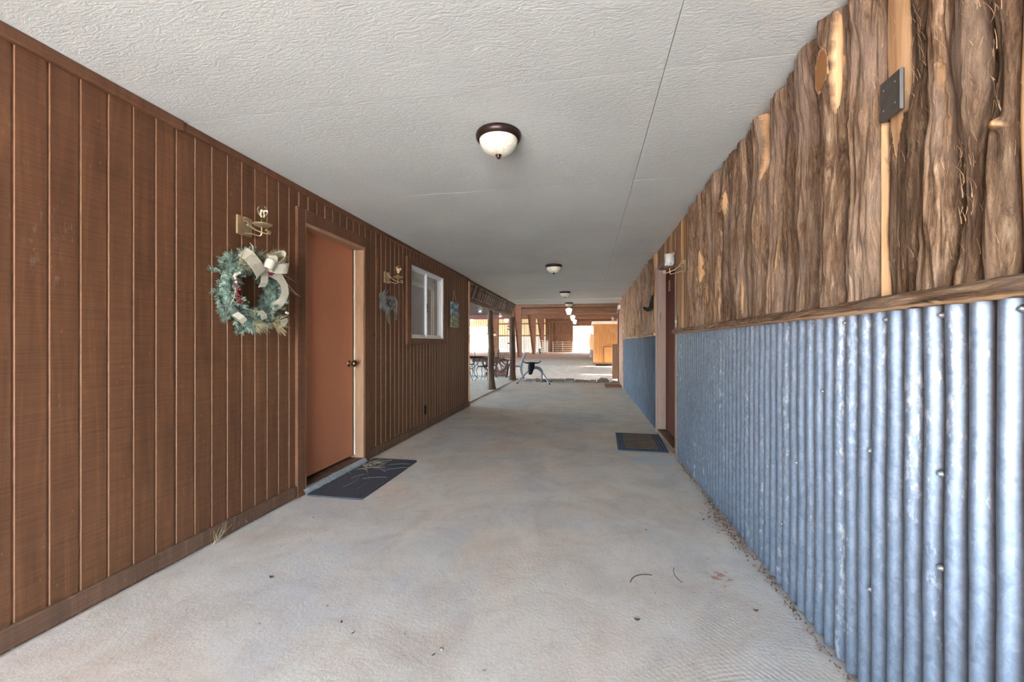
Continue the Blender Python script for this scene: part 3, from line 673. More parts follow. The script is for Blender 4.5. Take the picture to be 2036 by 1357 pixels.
MB().tube([(.05, 0, .2), (.02, 0, .28), (.004, 0, .30)], .002, 6).build('hanger', 'black_iron', wr)

# ------------------------------------------------------------------ cut-metal donkey
dk = thing('metal_donkey', 'cut-metal donkey silhouette hanging left of the window', 'wall art', (XL, 4.11, 1.5))
poly = [(3.88, 1.603), (3.887, 1.642), (3.935, 1.66), (3.953, 1.627), (3.969, 1.671), (4.013, 1.698), (4.017, 1.653), (4.079, 1.70), (4.062, 1.672), (4.029, 1.639), (4.079, 1.633), (4.147, 1.647), (4.217, 1.649), (4.266, 1.629), (4.289, 1.591), (4.289, 1.45), (4.284, 1.395), (4.262, 1.395), (4.256, 1.489), (4.248, 1.391), (4.227, 1.385), (4.221, 1.462), (4.186, 1.516), (4.138, 1.492), (4.096, 1.489), (4.092, 1.453), (4.113, 1.367), (4.104, 1.335), (4.054, 1.368), (4.029, 1.441), (4.005, 1.501), (3.989, 1.453), (3.953, 1.496), (3.906, 1.474), (3.891, 1.499), (3.903, 1.575)]
import mathutils.geometry as geo
def tessprism(poly, x0, x1, cy, cz):
    tri = geo.tessellate_polygon([[Vector((a_, b_, 0)) for a_, b_ in poly]]); n = len(poly); mb = MB()
    vs = [(x0, a_-cy, b_-cz) for a_, b_ in poly]+[(x1, a_-cy, b_-cz) for a_, b_ in poly]
    fs = [tuple(t_) for t_ in tri]+[tuple(n+k for k in t_[::-1]) for t_ in tri]+[(i, (i+1) % n, n+(i+1) % n, n+i) for i in range(n)]
    return mb.add(vs, fs)
fixn(tessprism(poly, .012, .016, 4.11, 1.5).build('silhouette', 'cutmetal', dk))
MB().tube([(.0, 0, .1), (.013, 0, .1)], .004, 8).build('standoff', 'gun', dk)
mb = MB()
def ringYZ(cy, cz, ry, rz_, th=.006, n=20, x=.0165, a0=0, a1=2*PI):
    pts = [(x, cy+ry*math.cos(a), cz+rz_*math.sin(a)) for a in [a0+(a1-a0)*k/n for k in range(n+1)]]
    mb.tube(pts, th, 6, caps=True, squash=(.35, 1))
mb.tube([(.0165, -.075, .10), (.0165, -.075, .02)], .006, 6, squash=(1,1)); ringYZ(-.072, .08, .03, .02, a0=-PI/2, a1=PI/2); ringYZ(-.072, .04, .034, .02, a0=-PI/2, a1=PI/2)
ringYZ(.005, .06, .03, .038); ringYZ(.088, .06, .03, .038)
mb.sphere((.014, -.125, .085), .010, 6, sc=(.3,1,1))
mb.build('lettering', 'black', dk)['label'] = 'dark cut-out letters on the body'

# ------------------------------------------------------------------ blue hanging plaque
pq = thing('hanging_plaque', 'blue and tan painted plaque hung by string beyond the window', 'wall art', (XL, 6.30, 1.385))
def wav(u, v):
    e = .008*math.sin(v*19)*(1 if u > .5 else -1)*(abs(u-.5)*2)
    return (.02+.006*math.sin(v*30)+.003*math.sin(u*20), -.18+u*.36+e, v*.40+.006*math.sin(u*14))
mb = MB().grid(wav, 16, 24)
mb.grid(lambda u, v: (.006, -.18+u*.36, v*.40), 1, 1); mb.box(.006, .022, -.175, .175, .005, .395)
fixn(mb.build('plaque_board', 'plaque', pq))
mb = MB(); mb.tube([(.014, -.1, .395), (.01, -.02, .57), (.014, .09, .395)], .003, 6); mb.sphere((.012, -.02, .572), .008, 5); mb.build('string', 'straw', pq)
tag(fixn(MB().box(XL+.0005, XL+.008, 5.08, 5.15, .20, .315, bev=.002).build('wall_outlet', 'black')), 'small dark outlet cover low on the left wall', 'outlet')

# ------------------------------------------------------------------ ceiling lights
cl = thing('ceiling_light', 'nearest bronze-rimmed alabaster ceiling light, shown largest', 'ceiling light', (-.485, 2.235, H), 0, None)
MB().lathe([(.10, 0), (.123, -.002), (.126, -.012), (.124, -.024), (.117, -.036), (.110, -.040), (.104, -.036), (.104, -.005)], (0,0,0), 48).build('rim', 'darkbronze', cl)
MB().lathe([(.106, -.034), (.105, -.048), (.098, -.068), (.084, -.088), (.062, -.105), (.034, -.116), (.0001, -.119)], (0,0,0), 48).build('glass_bowl', 'alabaster', cl)
MB().lathe([(.0001, -.112), (.017, -.114), (.018, -.120), (.011, -.126), (.012, -.132), (.006, -.139), (.0001, -.140)], (0,0,0), 24).build('finial', 'darkbronze', cl)
dup(cl, (-.492, 6.13, H), 0, 'second bronze-rimmed ceiling light from the camera, mid passage')
dup(cl, (-.50, 9.35, H), .4, 'third ceiling light from the camera, before the white batten')
dup(cl, (-.52, 11.9, H), .8, 'farthest of the round ceiling lights, at the end of the ceiling')

# ------------------------------------------------------------------ right wall
wl = bpy.data.objects.new('wall_right', None); COL.objects.link(wl); struct(wl, 'right wall of bark-covered cedar slabs over corrugated steel'); wl.location = (.93, 0, 0)
DRY0, DRY1 = 4.46, 5.45
mb = MB()
for (a_, b_, za, zb) in ((Y0, DRY0, 0, H), (DRY0, DRY1, 2.06, H), (DRY1, 11.0, 0, H)): mb.box(.905, 1.06, a_, b_, za, zb)
fixn(rel(mb, wl).build('backing_board', 'table_wood', wl))
# corrugated sheets
PIT = .0665
def corr(ya, yb, zt, name_seed=0):
    mb = MB(); n = int((yb-ya)/PIT*12); nz = 10
    def fn(u, v):
        y = ya+u*(yb-ya); z = .01+v*(zt-.01)
        wob = .004*noise.noise((y*1.3, z*2.1, name_seed))+.0025*noise.noise((y*7, z*5, 2))
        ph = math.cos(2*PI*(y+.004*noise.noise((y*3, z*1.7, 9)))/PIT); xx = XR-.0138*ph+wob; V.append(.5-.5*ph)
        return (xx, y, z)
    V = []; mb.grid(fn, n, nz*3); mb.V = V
    return mb
for (ya, yb, sd) in ((Y0, 3.25, 0), (3.235, 4.37, 3), (5.53, 8.1, 5), (8.08, 10.62, 6)):
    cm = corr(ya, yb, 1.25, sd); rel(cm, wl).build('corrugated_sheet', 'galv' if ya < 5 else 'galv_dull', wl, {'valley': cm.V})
mb_screws = []
ks = [k for k in range(-14, 60) if k % 3 == 0]
for k in ks:
    y = PIT*(k+.5)
    if y > 4.3 or y < .3: continue
    o = rel(MB().lathe([(.0001, -.014), (.004, -.013), (.006, -.010), (.006, -.007), (.009, -.006), (.009, -.003), (.0001, -.002)], (XR+.008, y, 1.205), 12, axis='x'), wl).build('screw', 'silver', wl)
for (y, z) in ((1.43, .79), (1.19, .80), (1.19, .56), (1.73, .95), (1.93, .62), (2.55, .70), (1.43, .35), (2.06, .3)):
    rel(MB().lathe([(.0001, -.014), (.004, -.013), (.006, -.010), (.006, -.007), (.009, -.006), (.009, -.003), (.0001, -.002)], (XR+.006, PIT*(round(y/PIT)+.5), z), 12, axis='x'), wl).build('screw', 'silver', wl)

# cedar slabs
def slab(y0, y1, z0, z1, depth=.045, seed=0, res=1.0, bare=None, heart=None, mat='bark', flat=0, fib=30, knots=(), amp=1.0, xb=.905):
    """half-round bark slab. bare(y,z)->0..1 ; knots: (y,z,ry,rz)"""
    rs = random.Random(seed); nu = max(8, int((y1-y0)/.004*res)); nv = max(12, int((z1-z0)/.009*res))
    mb = MB(); B = []; Ht = []
    o1, o2, o3 = rs.uniform(0,99), rs.uniform(0,99), rs.uniform(0,99)
    w_ = (y1-y0); dk_ = rs.uniform(1.05, 1.65) if amp > .6 else 1.0; tw = rs.uniform(-.35, .35) if amp > .6 else 0
    def shp(u, v):
        z = z0+v*(z1-z0); mid = w_*.30*noise.noise((o3, z*2.0, 3))*amp; dep_off = 0
        ya = y0+.002+mid+w_*.16*noise.noise((o1, z*3, 0))*amp; yb = y1-.002+mid+w_*.16*noise.noise((o2, z*3, 0))*amp
        s_ = 2*u-1; dep = depth*dk_*(1+.5*noise.noise((o1, z*2.6, 5))*amp)
        prof = (max(0, 1-abs(s_)**2.2))**.55*(1+tw*s_)
        y = ya+u*(yb-ya)
        b_ = bare(y, z) if bare else 0
        hh = heart(y, z) if heart else 0
        kb = 0; ks_ = 0
        for (ky, kz, ry, rz_) in knots:
            q = ((y-ky)/ry)**2+((z-kz)/rz_)**2
            kb = max(kb, math.exp(-q*.6)); 
            if q < 1: b_ = 1; hh = max(hh, 1 if q < .7 else .0); ks_ = 1
        rid = 0
        if b_ < .5:
            r1 = abs(noise.noise((y*38+o2, z*3.2, o1)))*2; r2 = noise.noise((y*110, z*8, o2)); r3 = noise.noise((y*20, z*22, o3))
            r4 = noise.noise((y*16+o1, z*1.6, o2)); rid = (.010*(1-r1)+.0045*r2+.004*r3+.009*r4)*amp
        p = dep*prof*(1-flat)+dep*.5*flat*(1 if abs(s_) < .97 else 0)+rid*min(1, prof*2)+kb*.022
        if ks_: p = dep*.75+.03
        B.append(float(b_)); Ht.append(float(hh))
        return (xb-p, y, z)
    mb.grid(shp, nu, nv)
    nb = len(mb.v)
    # top and bottom closing
    for row in (0, nv):
        base = [mb.v[row*(nu+1)+i] for i in range(nu+1)]
        mb.add(base+[(xb, p[1], p[2]) for p in base], [(i, i+1, nu+2+i, nu+1+i) for i in range(nu)]); B += [1.0]*(2*(nu+1)); Ht += [0.0]*(2*(nu+1))
    # peeling fibres
    for k in range(fib):
        u = rs.uniform(.08, .92); v = rs.uniform(.02, .98)
        z = z0+v*(z1-z0); y = y0+u*w_; p = depth*(max(0, 1-abs(2*u-1)**2.4))**.62
        L = rs.uniform(.012, .05); c0 = Vector((xb-p-.001, y, z)); up = rs.choice((1, 1, -1))
        dz = Vector((0, rs.uniform(-.25, .25), up)).normalized(); out = Vector((-1, rs.uniform(-.9, .9), 0)); pe = rs.uniform(0, .45)
        pts = [c0+dz*L*s_+out*pe*L*s_*s_ for s_ in (0, .35, .7, 1)]; wdt = rs.uniform(.0005, .0016)
        sd = Vector((rs.uniform(-.3,.3), 1, 0)).normalized()*wdt
        vs = []
        for i, q in enumerate(pts): vs += [q-sd*(1-.25*i), q+sd*(1-.25*i)]
        mb.add(vs, [(2*i, 2*i+1, 2*i+3, 2*i+2) for i in range(3)], 1, True); B += [0.0]*8; Ht += [0.0]*8
    return rel(mb, wl).build('cedar_slab', [mat, 'fibre'], wl, {'bare': B, 'heart': Ht})

ZR = 1.262
def strip_bare(yc, hw, za, zb):
    def f_(y, z):
        if not za < z < zb: return 0.0
        e = hw*math.sin(PI*(z-za)/(zb-za))**.5-abs(y-yc-.006*math.sin(z*14)-.004*noise.noise((z*30, yc, 0)))
        return max(0.0, min(1.0, .5+e/.006))
    return f_
rs = random.Random(11); y = -.6; i = 0
while y < .80:
    wdt = rs.uniform(.09, .13); y2 = min(y+wdt, .86)
    if .86-y2 < .05: y2 = .86
    slab(y, y2, ZR, H-rs.uniform(.002, .01), .04, 100+i, .5, fib=8); y = y2; i += 1
near = [  # y0, y1, depth, knots, bare, z0, z1, fibres
 (.86, .985, .045, (), None, 150),
 (1.035, 1.088, .036, ((1.05, 1.60, .008, .009),), None, 90),
 (1.088, 1.160, .046, (), None, 120),
 (1.160, 1.255, .040, (), strip_bare(1.195, .004, 1.62, 1.9), 120),
 (1.255, 1.33, .034, (), None, 120),
 (1.44, 1.575, .038, (), None, 130),
 (1.575, 1.694, .046, ((1.655, 2.11, .045, .085),), strip_bare(1.60, .012, 1.93, 2.28), 110),
 (1.694, 1.753, .030, (), None, 60),
 (1.753, 1.92, .044, (), None, 150),
 (1.92, 2.04, .036, (), None, 90),
 (2.04, 2.235, .036, ((2.14, 1.92, .022, .035),), strip_bare(2.09, .013, 1.45, 1.62), 110),
 (2.235, 2.37, .040, (), strip_bare(2.255, .016, 1.95, 2.32), 60),
 (2.37, 2.50, .034, (), None, 60), (2.50, 2.617, .036, (), strip_bare(2.53, .014, 1.3, 1.5), 60),
 (2.617, 2.77, .040, (), None, 60), (2.77, 2.923, .036, ((2.86, 2.02, .03, .04),), strip_bare(2.80, .02, 1.9, 2.1), 60),
 (2.923, 3.09, .044, (), None, 50), (3.09, 3.32, .040, ((3.26, 1.70, .03, .025),), strip_bare(3.2, .028, 1.42, 1.85), 50),
 (3.32, 3.59, .042, (), strip_bare(3.40, .03, 1.6, 1.85), 60), (3.59, 3.84, .036, (), None, 40)]
for k, (a_, b_, dp, kn_, br, fb) in enumerate(near):
    slab(a_, b_, ZR, H-rs.uniform(.002, .012), dp, 200+k, 1.0 if a_ < 2.3 else .7, bare=br, knots=kn_, fib=fb)
# thin planed cedar edge between the first slabs, wide low down
slab(.985, 1.035, ZR, H-.004, .03, 301, 1, bare=lambda y, z: 1.0 if z < 1.95 and y > .99 else 0.0, fib=20, amp=.5)
# plank with the cover plate: planed above, barked below, pale edge
slab(1.33, 1.428, ZR, H-.004, .030, 302, 1, bare=lambda y, z: 1.0 if z > 1.79+.0*y or (z > 1.66 and abs(y-1.385) < (z-1.66)*.25) else 0.0, flat=.55, fib=30, amp=.5)
slab(1.428, 1.44, ZR, 1.80, .027, 303, 1, bare=lambda y, z: 1.0, fib=0, amp=.3)
slab(1.428, 1.442, 1.80, H-.004, .03, 304, 1, fib=10, amp=.3)
# flat boards beside and above the right-hand door
def board(ya, yb, za, zb, x0=.87, m='cedarboard'):
    fixn(rel(MB().box(x0, .905, ya, yb, za, zb, bev=.004), wl).build('cedar_board', m, wl))
board(3.85, 4.0, ZR, H-.002, .868); board(4.003, 4.09, ZR, H-.002, .874, 'tanboard'); board(4.093, 4.22, ZR, H-.002, .866); board(4.223, 4.37, ZR, H-.002, .872, 'cedarboard')
for k, (a_, b_, m_) in enumerate(((4.373, 4.52, 'cedarboard'), (4.523, 4.66, 'tanboard'), (4.663, 4.85, 'cedarboard'), (4.853, 5.0, 'tanboard'), (5.003, 5.2, 'cedarboard'), (5.203, 5.46, 'cedarboard'))):
    board(a_, b_, 2.075, H-.002, .868+.004*(k % 2), m_)
slab(5.46, 5.72, ZR, H-.004, .03, 401, .5, bare=lambda y, z: 1.0 if 5.50 < y < 5.66 else 0.0, fib=4)
y = 5.72; i = 0
while y < 10.5:
    wdt = rs.uniform(.13, .24); y2 = min(y+wdt, 10.6)
    if 10.6-y2 < .08: y2 = 10.6
    yc_ = (y+y2)/2
    slab(y, y2, ZR, H-rs.uniform(.002, .03), rs.uniform(.032, .05), 500+i, .42, fib=10 if y < 8 else 0, bare=strip_bare(yc_, .012, 1.4, 1.9) if i % 5 == 2 else None); y = y2; i += 1
# rails between slabs and steel
def rail(ya, yb, seed):
    mb = MB(); n = int((yb-ya)/.012)
    def fn(u, v):
        y = ya+u*(yb-ya); a = -PI/2+v*PI       # half log, front towards -X
        r_ = .022+.004*noise.noise((y*5, v*2, seed))+.003*noise.noise((y*30, v*7, seed))
        x_ = .862-.034*math.cos(a)*(1+.25*noise.noise((y*4, 0, seed)))-.003*noise.noise((y*14, v*14, 1)); z_ = 1.250+r_*math.sin(a)+.006*noise.noise((y*1.5, 1, seed))
        return (x_, y, z_)
    mb.grid(fn, n, 14)
    B = [1.0 if fnv[2] < 1.236 else 0.0 for fnv in mb.v]
    for (yy, rr_) in ((ya, 0), (yb, n)):
        ring = [mb.v[j*(n+1)+rr_] for j in range(15)]; mb.add(ring+[(.905, yy, 1.228), (.905, yy, 1.272)], [list(range(15))+[16, 15]]); B += [1.0]*17
    mb.box(.862, .905, ya, yb, 1.2285, 1.2715); B += [0.0]*8
    rel(mb, wl).build('half_log_rail', 'bark_rail', wl, {'bare': B, 'heart': [0.0]*len(B)})
rail(Y0, 4.37, 1); rail(5.53, 10.62, 2)
# live-edge casings of the door (bark edge)
slab(4.37, 4.45, .0, 1.226, .028, 601, .7, bare=lambda y, z: 1.0 if y < 4.432 else 0.0, fib=10, amp=.35, flat=.5)
slab(5.455, 5.53, .0, ZR, .035, 602, .6, fib=10, amp=.6)
slab(10.62, 10.86, .0, H-.03, .04, 603, .5, bare=lambda y, z: 1.0 if abs(y-10.8-.03*math.sin(z*6)) < .05 else 0.0, fib=0, amp=.6)
slab(10.86, 11.0, .0, H-.03, .03, 604, .5, fib=0, amp=.6)
struct(fixn(MB().box(.895, 3.5, 11.001, 12.85, 0, H+.02).build('wall_right_far', 'siding_red')), 'reddish siding beyond the end of the bark wall')
struct(fixn(MB().box(7.0, 7.2, Y0, 12.8, -.1, H).box(1.07, 7.0, Y0, Y0+.1, -.1, H).box(3.5, 7.0, 12.7, 12.8, -.1, H).build('wall_right_room', 'siding_red')), 'outer walls of the right building')
struct(fixn(MB().box(.87, .93, 12.3, 12.44, 0, H+.25, bev=.01).build('trim_7', 'log_dark')), 'dark timber post at the end of the right wall')

# right-hand door
d2 = bpy.data.objects.new('door_2', None); COL.objects.link(d2); d2.location = (.97, 4.95, 0); struct(d2, 'dark red door recessed in the bark wall')
fixn(rel(MB().box(.965, 1.01, DRY0+.02, DRY1-.03, .06, 2.045, bev=.003), d2).build('door_panel', 'door_dark', d2))
mb = MB(); mb.box(.87, 1.055, DRY1-.03, DRY1+.002, 0, 2.075); mb.box(.885, 1.055, DRY0-.008, DRY0+.02, 0, 2.075); mb.box(.87, 1.055, DRY0+.021, DRY1-.031, 2.047, 2.075)
fixn(rel(mb, d2).build('jamb', 'jamb_pink', d2))
fixn(rel(MB().box(.855, .87, DRY1-.012, DRY1+.06, 0, 2.09, bev=.003), d2).build('casing', 'jamb_pink', d2))
fixn(rel(MB().box(.86, 1.055, DRY0+.021, DRY1-.031, .0, .058, bev=.006), d2).build('threshold', 'base', d2))
fixn(rel(MB().box(.955, .966, 5.13, 5.20, 1.755, 1.88, bev=.002), d2).build('door_plate', 'brass', d2))
rel(MB().lathe([(.028, -.0), (.028, -.006), (.011, -.012), (.011, -.035), (.026, -.045), (.026, -.06), (.0001, -.07)], (.965, 4.56, .95), axis='x'), d2).build('knob', 'brass', d2)

# things on the right wall
t = thing('cover_plate', 'grey double blank cover plate on the tan cedar plank', 'cover plate', (.872, 1.375, 1.85))
fixn(MB().box(-.009, .003, -.041, .041, -.058, .058, bev=.002).build('plate', 'gun', t))
fixn(MB().box(-.0105, -.002, -.0425, -.041, -.058, .058).build('plate_edge', 'silver', t))
for (a_, b_) in ((-.023,.03), (.023,.03), (-.023,-.03), (.023,-.03)): MB().lathe([(.0032, -.0105), (.0001, -.0108)], (0, a_, b_), 8, axis='x').build('screw', 'silver', t)
t = thing('switch_plate', 'small grey switch plate on the cedar boards beside the right-hand door', 'light switch', (.868, 4.30, 1.35))
fixn(MB().box(-.006, .001, -.035, .035, -.057, .057, bev=.002).build('plate', 'gun', t)); fixn(MB().box(-.016, -.006, -.006, .006, -.012, .008, bev=.002).build('toggle', 'silver', t))
t = thing('switch_plate', 'white switch plate at the far end of the bark wall', 'light switch', (.86, 10.25, 1.41))
fixn(MB().box(-.01, .01, -.05, .05, -.06, .06, bev=.002).build('plate', 'white_metal', t)); fixn(MB().box(-.022, -.01, -.006, .006, -.012, .008, bev=.002).build('toggle', 'white_metal', t))
t = thing('iron_hook', 'black iron boot-shaped hook on the bark wall beyond the right-hand door', 'wall hook', (.862, 5.66, 1.66))
fixn(MB().box(-.014, .002, -.035, .035, -.03, .13, bev=.004).build('backplate', 'black_iron', t))
MB().tube([(-.012, 0, .1), (-.03, 0, .0), (-.04, 0, -.06), (-.08, .01, -.085), (-.12, .01, -.07), (-.13, .02, -.05)], [.02,.028,.03,.028,.022,.012], 10).build('hook', 'black_iron', t)
t = thing('antler', 'small pale antler hung at the corner before the pine shed', 'antler', (.895, 12.7, 1.52))
MB().tube([(0,0,0), (-.06,0,-.05), (-.14,0,-.045), (-.20,.02,.0), (-.22,.02,.07)], [.014,.013,.011,.009,.003], 8).tube([(-.10,0,-.05), (-.11,-.02,.0), (-.10,-.03,.05)], [.009,.007,.002], 8).build('tines', 'straw', t)

# ------------------------------------------------------------------ mats
t = thing('door_mat', 'black rubber door mat before the terracotta door', 'door mat', (-1.825, 3.225, 0))
pl = []
for (cx, cy, a0) in ((.205,.475,0), (-.205,.475,PI/2), (-.205,-.475,PI), (.205,-.475,1.5*PI)):
    for k in range(5): a = a0+k*PI/8; pl.append((cx+.02*math.cos(a), cy+.02*math.sin(a)))
fixn(MB().prism(pl, 2, .0005, .013).build('rubber_sheet', 'mat', t))
mb = MB(); rng3 = random.Random(8)
for (px_, py_, a_, L, cv) in ((-.05,-.3,1.2,.26,2.2), (.08,-.32,1.4,.3,1.8), (0,-.1,.8,.2,-3), (-.02,.0,1.8,.18,3), (.05,.12,1.0,.25,-2), (-.08,.2,.9,.22,2.5), (.02,.3,.6,.2,-2), (.1,.1,2.2,.16,3), (-.1,-.1,1.5,.12,-4)):
    pts = []; x_, y_, aa = px_, py_, a_
    for k in range(12): pts.append((x_, y_, .0145)); x_ += math.cos(aa)*L/11; y_ += math.sin(aa)*L/11; aa += cv*L/11*1.6
    mb.tube(pts, .0014, 5)
mb.build('scroll_relief', 'mat_line', t)['label'] = 'raised scroll lines'
mb = MB()
for k in range(46):
    x_, y_ = rng3.gauss(-1.95, .05), rng3.gauss(3.5, .12); a_ = rng3.uniform(0, PI); L = rng3.uniform(.04, .13); cv = rng3.uniform(-6, 6)
    pts = []
    for q in range(6): pts.append((max(-2.03, min(-1.62, x_)), y_, .0185+.003*math.sin(q))); x_ += math.cos(a_)*L/5; y_ += math.sin(a_)*L/5; a_ += cv*L/5
    mb.tube(pts, .0009, 4)
tag(mb.build('dry_straw', 'straw'), 'loose dry straw lying on the black mat by the door', 'straw', kind='stuff')
t = thing('door_mat', 'blue-bordered mat with worn brown centre before the right-hand door', 'door mat', (.60, 4.90, 0), R(-2))
fixn(MB().box(-.27, .245, -.42, .42, .0005, .012, bev=.003).build('rubber_border', 'mat_blue', t))
mb = MB()
for k in range(30):
    yy = -.40+k*.0275
    for xx in (-.245, -.215, .185, .215): mb.lathe([(.0085, .012), (.0065, .0155), (.0045, .0155), (.003, .012)], (xx, yy, 0), 8)
for k in range(14):
    xx = -.18+k*.026
    for yy in (-.40, -.375, .375, .40): mb.lathe([(.0085, .012), (.0065, .0155), (.0045, .0155), (.003, .012)], (xx, yy, 0), 8)
mb.build('border_relief', 'mat_blue', t)
fixn(MB().box(-.185, .16, -.34, .34, .0125, .0165, bev=.002).build('mat_pile', 'mat_brown', t))

# ------------------------------------------------------------------ small debris on the floor
def blob(r_, seed, flat=.5):
    rr_ = random.Random(seed); o = MB().sphere((0,0,0), 1, 5)
    o.v = [tuple(Vector(p)*(r_*(1+.35*noise.noise((p[0]*1.5+seed, p[1]*1.5, p[2]*1.5))))*1 for p in [v_])[0] for v_ in o.v]
    o.v = [(a_, b_, (c_+r_)*flat) for a_, b_, c_ in o.v]; return o
peb = blob(.008, 3).build('pebble', 'pebble'); tag(peb, 'tiny stone chip lying on the concrete floor', 'pebble', 'stone chips on the floor')
spots = [(-.53,1.45),(-.35,1.38),(-.19,1.35),(-.05,1.33),(.10,1.28),(.16,1.27),(-.15,1.12),(.28,1.2),(.44,1.17),(-.7,1.5),(-.62,1.25),(-1.1,1.6),(-.95,1.9),(.3,1.95),(.62,2.3),(-1.3,1.45),(.55,2.0),(.35,2.6)]
for i, (a_, b_) in enumerate(spots):
    if i == 0: peb.location = (a_, b_, 0); continue
    c_ = peb.copy(); COL.objects.link(c_); c_.location = (a_, b_, 0); c_.rotation_euler = (0,0,i*1.3); s_ = .5+.5*((i*37) % 10)/10; c_.scale = (s_, s_*.8, s_)
lf = MB().grid(lambda u, v: ((u-.5)*.028, (v-.5)*.012*(1-abs(2*u-1)**2+.05), .002+.005*(2*u-1)**2+.003*v), 8, 3).build('leaf_scrap', 'leafchip'); tag(lf, 'dark dry leaf scrap lying on the concrete floor', 'leaf', 'leaf scraps on the floor')
for i, (a_, b_) in enumerate([(.33,1.10),(-.98,1.52),(-.9,1.47),(-1.5,1.75),(.39,1.15),(-.55,1.42),(.2,1.75),(-1.75,2.4),(.45,1.45),(.7,1.9)]):
    if i == 0: lf.location = (a_, b_, 0); continue
    c_ = lf.copy(); COL.objects.link(c_); c_.location = (a_, b_, 0); c_.rotation_euler = (0,0,i*2.1); s_ = .5+.5*((i*53) % 10)/10; c_.scale = (s_,)*3
mb = MB(); rng4 = random.Random(21)
for k in range(2600):
    t_ = rng4.random(); y = 1.0+3.3*t_; clump = math.exp(-((y-2.75)/.35)**2)
    if rng4.random() > .22+.78*clump: continue
    x_ = .868-abs(rng4.gauss(0, .014+.04*clump)); a_ = rng4.uniform(0, PI); L = rng4.uniform(.006, .03)
    dx, dy = math.cos(a_)*L*.5, math.sin(a_)*L; nx, ny = -math.sin(a_)*.0035, math.cos(a_)*.0035; z = rng4.uniform(.001, .006+.012*clump)
    mb.add([(x_, y, z), (x_+nx, y+ny, z+.003), (min(.872, x_+dx+nx), y+dy+ny, z+rng4.uniform(0,.006)), (min(.872, x_+dx), y+dy, z)], [(0,1,2,3)])
tag(mb.build('leaf_litter', 'litter'), 'line of dead leaf litter along the foot of the corrugated steel', 'leaf litter', kind='stuff')
mb = MB()
for k in range(13):
    a_ = rng4.uniform(-1.1, 1.1); L = rng4.uniform(.06, .15); b0 = Vector((XL+.03, 1.99+rng4.uniform(-.03,.03), .0)); dr = Vector((rng4.uniform(.05,.5), math.sin(a_), math.cos(a_)*.9))
    mb.tube([b0, b0+dr*L*.5, b0+dr*L+Vector((0,0,-.01))], [.0009,.0008,.0004], 4)
tag(mb.build('dry_grass', 'straw'), 'dry grass tuft sprouting at the foot of the left baseboard', 'grass', kind='stuff')
tag(MB().tube([(0.2, 2.02, 0.002), (0.2047, 2.0352, 0.0027), (0.2108, 2.0488, 0.0033), (0.2183, 2.0608, 0.0037), (0.2272, 2.0712, 0.0039), (0.2375, 2.08, 0.004), (0.2492, 2.0872, 0.0039), (0.2623, 2.0928, 0.0037), (0.2768, 2.0968, 0.0033), (0.2927, 2.0992, 0.0027), (0.31, 2.1, 0.002)], .0022, 6).build('twig', 'leafchip'), 'short curved dark twig on the concrete nearer the middle', 'twig')
tag(MB().tube([(0.44, 2.06, 0.002), (0.4327, 2.0721, 0.0027), (0.4268, 2.0844, 0.0033), (0.4223, 2.0969, 0.0037), (0.4192, 2.1096, 0.0039), (0.4175, 2.1225, 0.004), (0.4172, 2.1356, 0.0039), (0.4183, 2.1489, 0.0037), (0.4208, 2.1624, 0.0033), (0.4247, 2.1761, 0.0027), (0.43, 2.19, 0.002)], .0016, 6).build('twig', 'leafchip'), 'thin dark twig on the concrete nearer the corrugated steel', 'twig')

# ------------------------------------------------------------------ patio side: shingled fascia, log beam, posts
mb = MB(); rng5 = random.Random(4); y = YL+.02
while y < 12.2:
    wdt = rng5.uniform(.018, .05); dx = rng5.uniform(-.006, .006); y2 = min(12.2, y+wdt)
    q = rng5.random()
    mi = 1 if q < .12 else (2 if q < .4 else 0); zb = 2.035+rng5.uniform(-.012, .008)
    vs = [(-2.135+dx, y, H-.004), (-2.135+dx, y2-.004, H-.004), (-2.225+dx, y2-.004, zb), (-2.225+dx, y, zb)]
    vs2 = [(a_-.02, b_, c_) for a_, b_, c_ in vs]; mb.add(vs+vs2, [(0,1,2,3), (7,6,5,4), (0,4,5,1), (1,5,6,2), (2,6,7,3), (3,7,4,0)], mi); y = y2
mb.box(-2.14, -2.105, YL+.02, 12.2, H-.03, H-.001, 2)
struct(fixn(mb.build('wall_shake_fascia', ['shake', 'log_dark', 'log'])), 'weathered cedar shake fascia along the open patio side')
pts = [(-2.27+.012*math.sin(k*1.7), YL+.03+k*.21, 1.975+.008*math.sin(k*2.3)) for k in range(25)]
tag(MB().tube(pts, [.052+.006*math.sin(k*1.1) for k in range(25)], 14, jit=.08).build('log_beam', 'beam_log'), 'pale horizontal log carried by the two patio posts', 'beam')
def logpost(name, label, x0, y0, lean, rads, mat, stubs, ztop=1.93):
    t = thing(name, label, 'log post', (x0, y0, 0))
    n = 26; pts = []; rr_ = []
    for k in range(n+1):
        s_ = k/n; pts.append((lean*s_+.018*noise.noise((s_*3, x0, y0)), .01*noise.noise((s_*4, 1, y0)), .012+s_*(ztop-.012)))
        rr_.append(rads[0]+(rads[1]-rads[0])*s_+.010*noise.noise((s_*6, 5, y0))+(.03*max(0, .12-s_)/.12))
    MB().tube(pts, rr_, 18, jit=.07).build('trunk', mat, t)
    for (z, a_, L, r_) in stubs:
        s_ = z/ztop; b0 = Vector((lean*s_, 0, z)); dr = Vector((math.cos(a_), math.sin(a_), .45)).normalized(); r0 = rads[0]*.7
        MB().tube([b0+dr*r0, b0+dr*(r0+L*.6), b0+dr*(r0+L)+Vector((0,0,-.005))], [r_, r_*.8, r_*.5], 8, jit=.1).build('branch_stub', mat, t)
